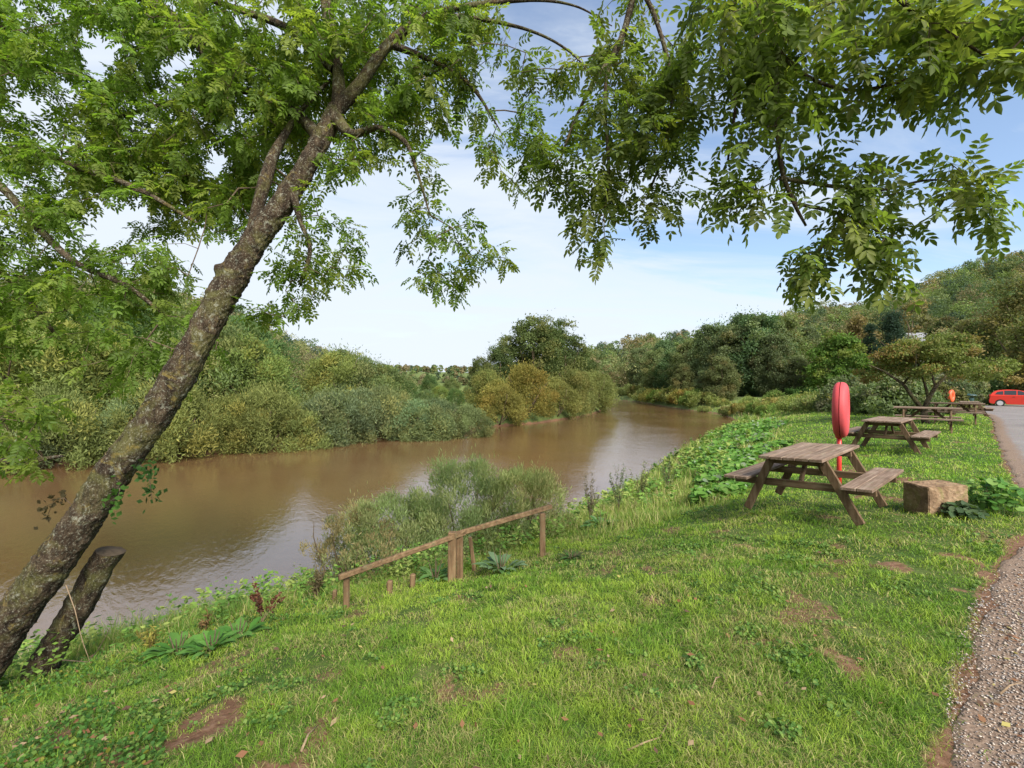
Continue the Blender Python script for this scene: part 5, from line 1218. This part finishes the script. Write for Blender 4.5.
# withered dock
def dead_dock():
    global rng
    rng = np.random.default_rng(55); a = at(262, 580, 4.7); g = H1(a.x, a.y); h = a.z - g; root = empty('withered_dock', (a.x, a.y, g)); tag(root, 'withered red brown dock seed head at the bank edge', 'plant')
    m = MB(); P = []
    for k in range(6):
        tx, ty = rng.normal(0, .13, 2); c = [Vector((tx * t * t, ty * t * t, h * (rng.uniform(.0, .03) + t * (1 - .08 * k)))) for t in np.linspace(0, 1, 5)]; m.tube(c, [.005, .004, .003, .003, .002], 5); P.append(catmull(np.array([tuple(q) for q in c]), 8))
    m.build('stems', DEAD, root); P = np.vstack(P); P = P[P[:, 2] > h * .35]; n = 330; i = rng.integers(0, len(P), n); L = rng.uniform(.02, .045, n)
    v, f = rhombs(P[i] + rng.normal(0, .012, (n, 3)), rand_dirs(n), rand_dirs(n), L, L * .7); mesh_np('seed_sprays', v, [f], GRASS, root, np.repeat(np.array([[.13, .05, .03]]) * rng.uniform(.5, 1.5, (n, 1)), 4, 0))
dead_dock()
# fallen leaves and gravel
def litter():
    global rng
    rng = np.random.default_rng(66); x, y, r = polar(4200, 1.6, 14, -50, 50); sd = side(x, y); w = fbm(x * 1.2, y * 1.2, 92, 3); px = 512 + F * x / y; rm = roadmask(x, y)
    pr = np.where(rm, .8, .06) + np.where(px < 130, .55, 0) + np.where((px < 330) & (y < 3.4), .15, 0) + np.where((px > 440) & (px < 720) & (w > .6), .05, 0)
    ok = (sd > 2.5) & (rng.random(len(x)) < pr); x, y, r = x[ok], y[ok], r[ok]; n = len(x); z = height(x, y) + .02 + .03 * (~roadmask(x, y))
    L = rng.uniform(.02, .055, n); d = unit(rng.normal(0, 1, (n, 3)) * np.array([1, 1, .25])); v, f = rhombs(np.stack([x, y, z], 1), d, unit(np.array([0, 0, 1.]) + rng.normal(0, .35, (n, 3))), L, L * .6)
    pal = np.array([(.24, .12, .06), (.36, .25, .15), (.12, .07, .045), (.42, .36, .12), (.22, .10, .05)]); c = pal[rng.choice(5, n, p=[.35, .25, .25, .07, .08])]
    o = mesh_np('fallen_leaves', v, [f], GRASS, None, np.repeat(c, 4, 0)); tag(o, 'scattered brown fallen leaves on grass and track', 'fallen leaves', kind='stuff')
litter()
def lawn_weeds():
    global rng
    rng = np.random.default_rng(68); x, y, r = polar(150000, 1.6, 16, -50, 48); sd = side(x, y); w = fbm(x * 3.1, y * 3.1, 95, 4)
    ok = (sd > 2.6) & (w > .69) & ~roadmask(x, y) & (dirtmask(x, y) < .5); x, y, r = x[ok], y[ok], r[ok]; n = min(len(x), 12000); x, y, r = x[:n], y[:n], r[:n]; z = height(x, y)
    g = np.array([(.06, .13, .025), (.10, .19, .032), (.15, .22, .045)])[rng.integers(0, 3, n)] * rng.uniform(.75, 1.2, (n, 1))
    v, f3, f4, c = big_leaves(x, y, z, rng.uniform(.005, .012, n) * np.clip(r / 4, 1, 2), rng.uniform(.012, .045, n), g, .5)
    o = mesh_np('clover_patches', v, [f3, f4], GRASS, None, c); tag(o, 'small round leaved clover and weeds among the lawn grass', 'ground cover', kind='stuff')
lawn_weeds()
def gravel():
    global rng
    rng = np.random.default_rng(67); x, y, r = polar(90000, 1.6, 13, 36, 50); dr = polydist(x, y, ROAD_L); rm = roadmask(x, y)
    ok = (rm | (dr < .16 * vnoise(x * 2, y * 2, 78))) & (rng.random(len(x)) < np.where(rm, np.clip(.25 + dr * 1.2, 0, .75), .22) * (1 - .55 * sstep(4.5, 9, r))); x, y, r = x[ok], y[ok], r[ok]; n = len(x); z = height(x, y) + .006 + .0010 * r
    base = np.array([(1, 0, 0), (-1, 0, 0), (0, 1, 0), (0, -1, 0), (0, 0, 1), (0, 0, -1)], float); s = rng.uniform(.0015, .0075, n) * np.clip(r / 3, 1, 1.6)
    z = z + s * .35
    v = base[None] * rng.uniform(.55, 1.2, (n, 6, 1)) * s[:, None, None] * np.array([1.2, 1, .6]); a = rng.uniform(0, 6.28, n); ca, sa = np.cos(a)[:, None], np.sin(a)[:, None]
    v = np.stack([v[..., 0] * ca - v[..., 1] * sa + x[:, None], v[..., 0] * sa + v[..., 1] * ca + y[:, None], v[..., 2] + z[:, None]], -1)
    fb = np.array([(0, 2, 4), (2, 1, 4), (1, 3, 4), (3, 0, 4), (2, 0, 5), (1, 2, 5), (3, 1, 5), (0, 3, 5)]); f = (fb[None] + (np.arange(n) * 6)[:, None, None]).reshape(-1, 3)
    pal = np.array([(.24, .185, .15), (.33, .27, .22), (.15, .12, .10), (.45, .38, .31), (.25, .235, .225)]); c = pal[rng.integers(0, 5, n)] * rng.uniform(.8, 1.2, (n, 1))
    m, nt, out = new_mat('gravel_stone'); at_ = N(nt, 'ShaderNodeAttribute', attribute_name='Col'); principled(nt, out, at_.outputs['Color'], .9)
    o = mesh_np('gravel', v.reshape(-1, 3), [f], m, None, np.repeat(c, 6, 0)); tag(o, 'loose grey and brown gravel stones on the track edge', 'gravel', kind='stuff')
gravel()

# ================================================================ light, sky, camera
SUN_EL, SUN_AZ = 41, 152      # azimuth clockwise from +Y
w = bpy.data.worlds.new('World'); scene.world = w; w.use_nodes = True; nt = w.node_tree; nt.nodes.clear()
out = nt.nodes.new('ShaderNodeOutputWorld'); bg = nt.nodes.new('ShaderNodeBackground')
sky = nt.nodes.new('ShaderNodeTexSky'); sky.sky_type = 'NISHITA'; sky.sun_disc = False; sky.sun_elevation = R(SUN_EL); sky.sun_rotation = R(SUN_AZ); sky.air_density = 1.0; sky.dust_density = 1.2; sky.ozone_density = 2.0
tc = nt.nodes.new('ShaderNodeTexCoord'); sp = nt.nodes.new('ShaderNodeSeparateXYZ'); nt.links.new(tc.outputs['Generated'], sp.inputs[0])
zz = math_(nt, 'ADD', math_(nt, 'ABSOLUTE', sp.outputs[2]), .22); cx = math_(nt, 'DIVIDE', sp.outputs[0], zz); cy = math_(nt, 'DIVIDE', sp.outputs[1], zz)
cmb = nt.nodes.new('ShaderNodeCombineXYZ'); nt.links.new(cx, cmb.inputs[0]); nt.links.new(cy, cmb.inputs[1])
mp = N(nt, 'ShaderNodeMapping', Scale=(.55, 1.5, 1)); mp.inputs['Rotation'].default_value = (0, 0, R(-20)); nt.links.new(cmb.outputs[0], mp.inputs[0])
n1 = noise(nt, mp.outputs[0], 1.5, 7, .6, .9)
# thicker thin-cloud veil towards the left
veil = math_(nt, 'MULTIPLY', math_(nt, 'SUBTRACT', .25, sp.outputs[0]), .30)
hz = ramp(nt, math_(nt, 'ABSOLUTE', sp.outputs[2]), [(0.0, (.42, .42, .42)), (.22, (.14, .14, .14)), (.45, (0, 0, 0))])
f = math_(nt, 'ADD', math_(nt, 'ADD', n1, veil), hz)
cm = ramp(nt, f, [(.42, (.08, .08, .08)), (.54, (.32, .32, .32)), (.64, (.74, .74, .74)), (.85, (.96, .96, .96))])
cloudcol = (3.65, 3.98, 4.38)
c = mixc(nt, cm, sky.outputs[0], cloudcol)
nt.links.new(c, bg.inputs[0]); bg.inputs[1].default_value = .10; nt.links.new(bg.outputs[0], out.inputs[0])
s = bpy.data.lights.new('sun', 'SUN'); s.energy = 3.3; s.angle = R(26); s.color = (1, .95, .86); so = bpy.data.objects.new('sun', s); COL.objects.link(so)
dv = Vector((math.sin(R(SUN_AZ)) * math.cos(R(SUN_EL)), math.cos(R(SUN_AZ)) * math.cos(R(SUN_EL)), math.sin(R(SUN_EL)))); so.rotation_euler = dv.to_track_quat('Z', 'Y').to_euler()
cam = bpy.data.cameras.new('camera'); cam.sensor_width = 36; cam.lens = F / 1024 * 36; cam.shift_y = -(384 - HOR) / 1024; cam.clip_end = 6000; cam.clip_start = .05
co_ = bpy.data.objects.new('camera', cam); COL.objects.link(co_); co_.location = (0, 0, EYE); co_.rotation_euler = (R(90), 0, 0); scene.camera = co_
scene.view_settings.view_transform = 'Standard'; scene.view_settings.look = 'None'; scene.view_settings.gamma = 1; scene.view_settings.exposure = 1.25
scene.render.engine = 'CYCLES'
cy_ = scene.cycles; cy_.max_bounces = 6; cy_.diffuse_bounces = 3; cy_.glossy_bounces = 2; cy_.transmission_bounces = 4; cy_.transparent_max_bounces = 4; cy_.use_denoising = True; cy_.caustics_reflective = False; cy_.caustics_refractive = False; cy_.sample_clamp_indirect = 6
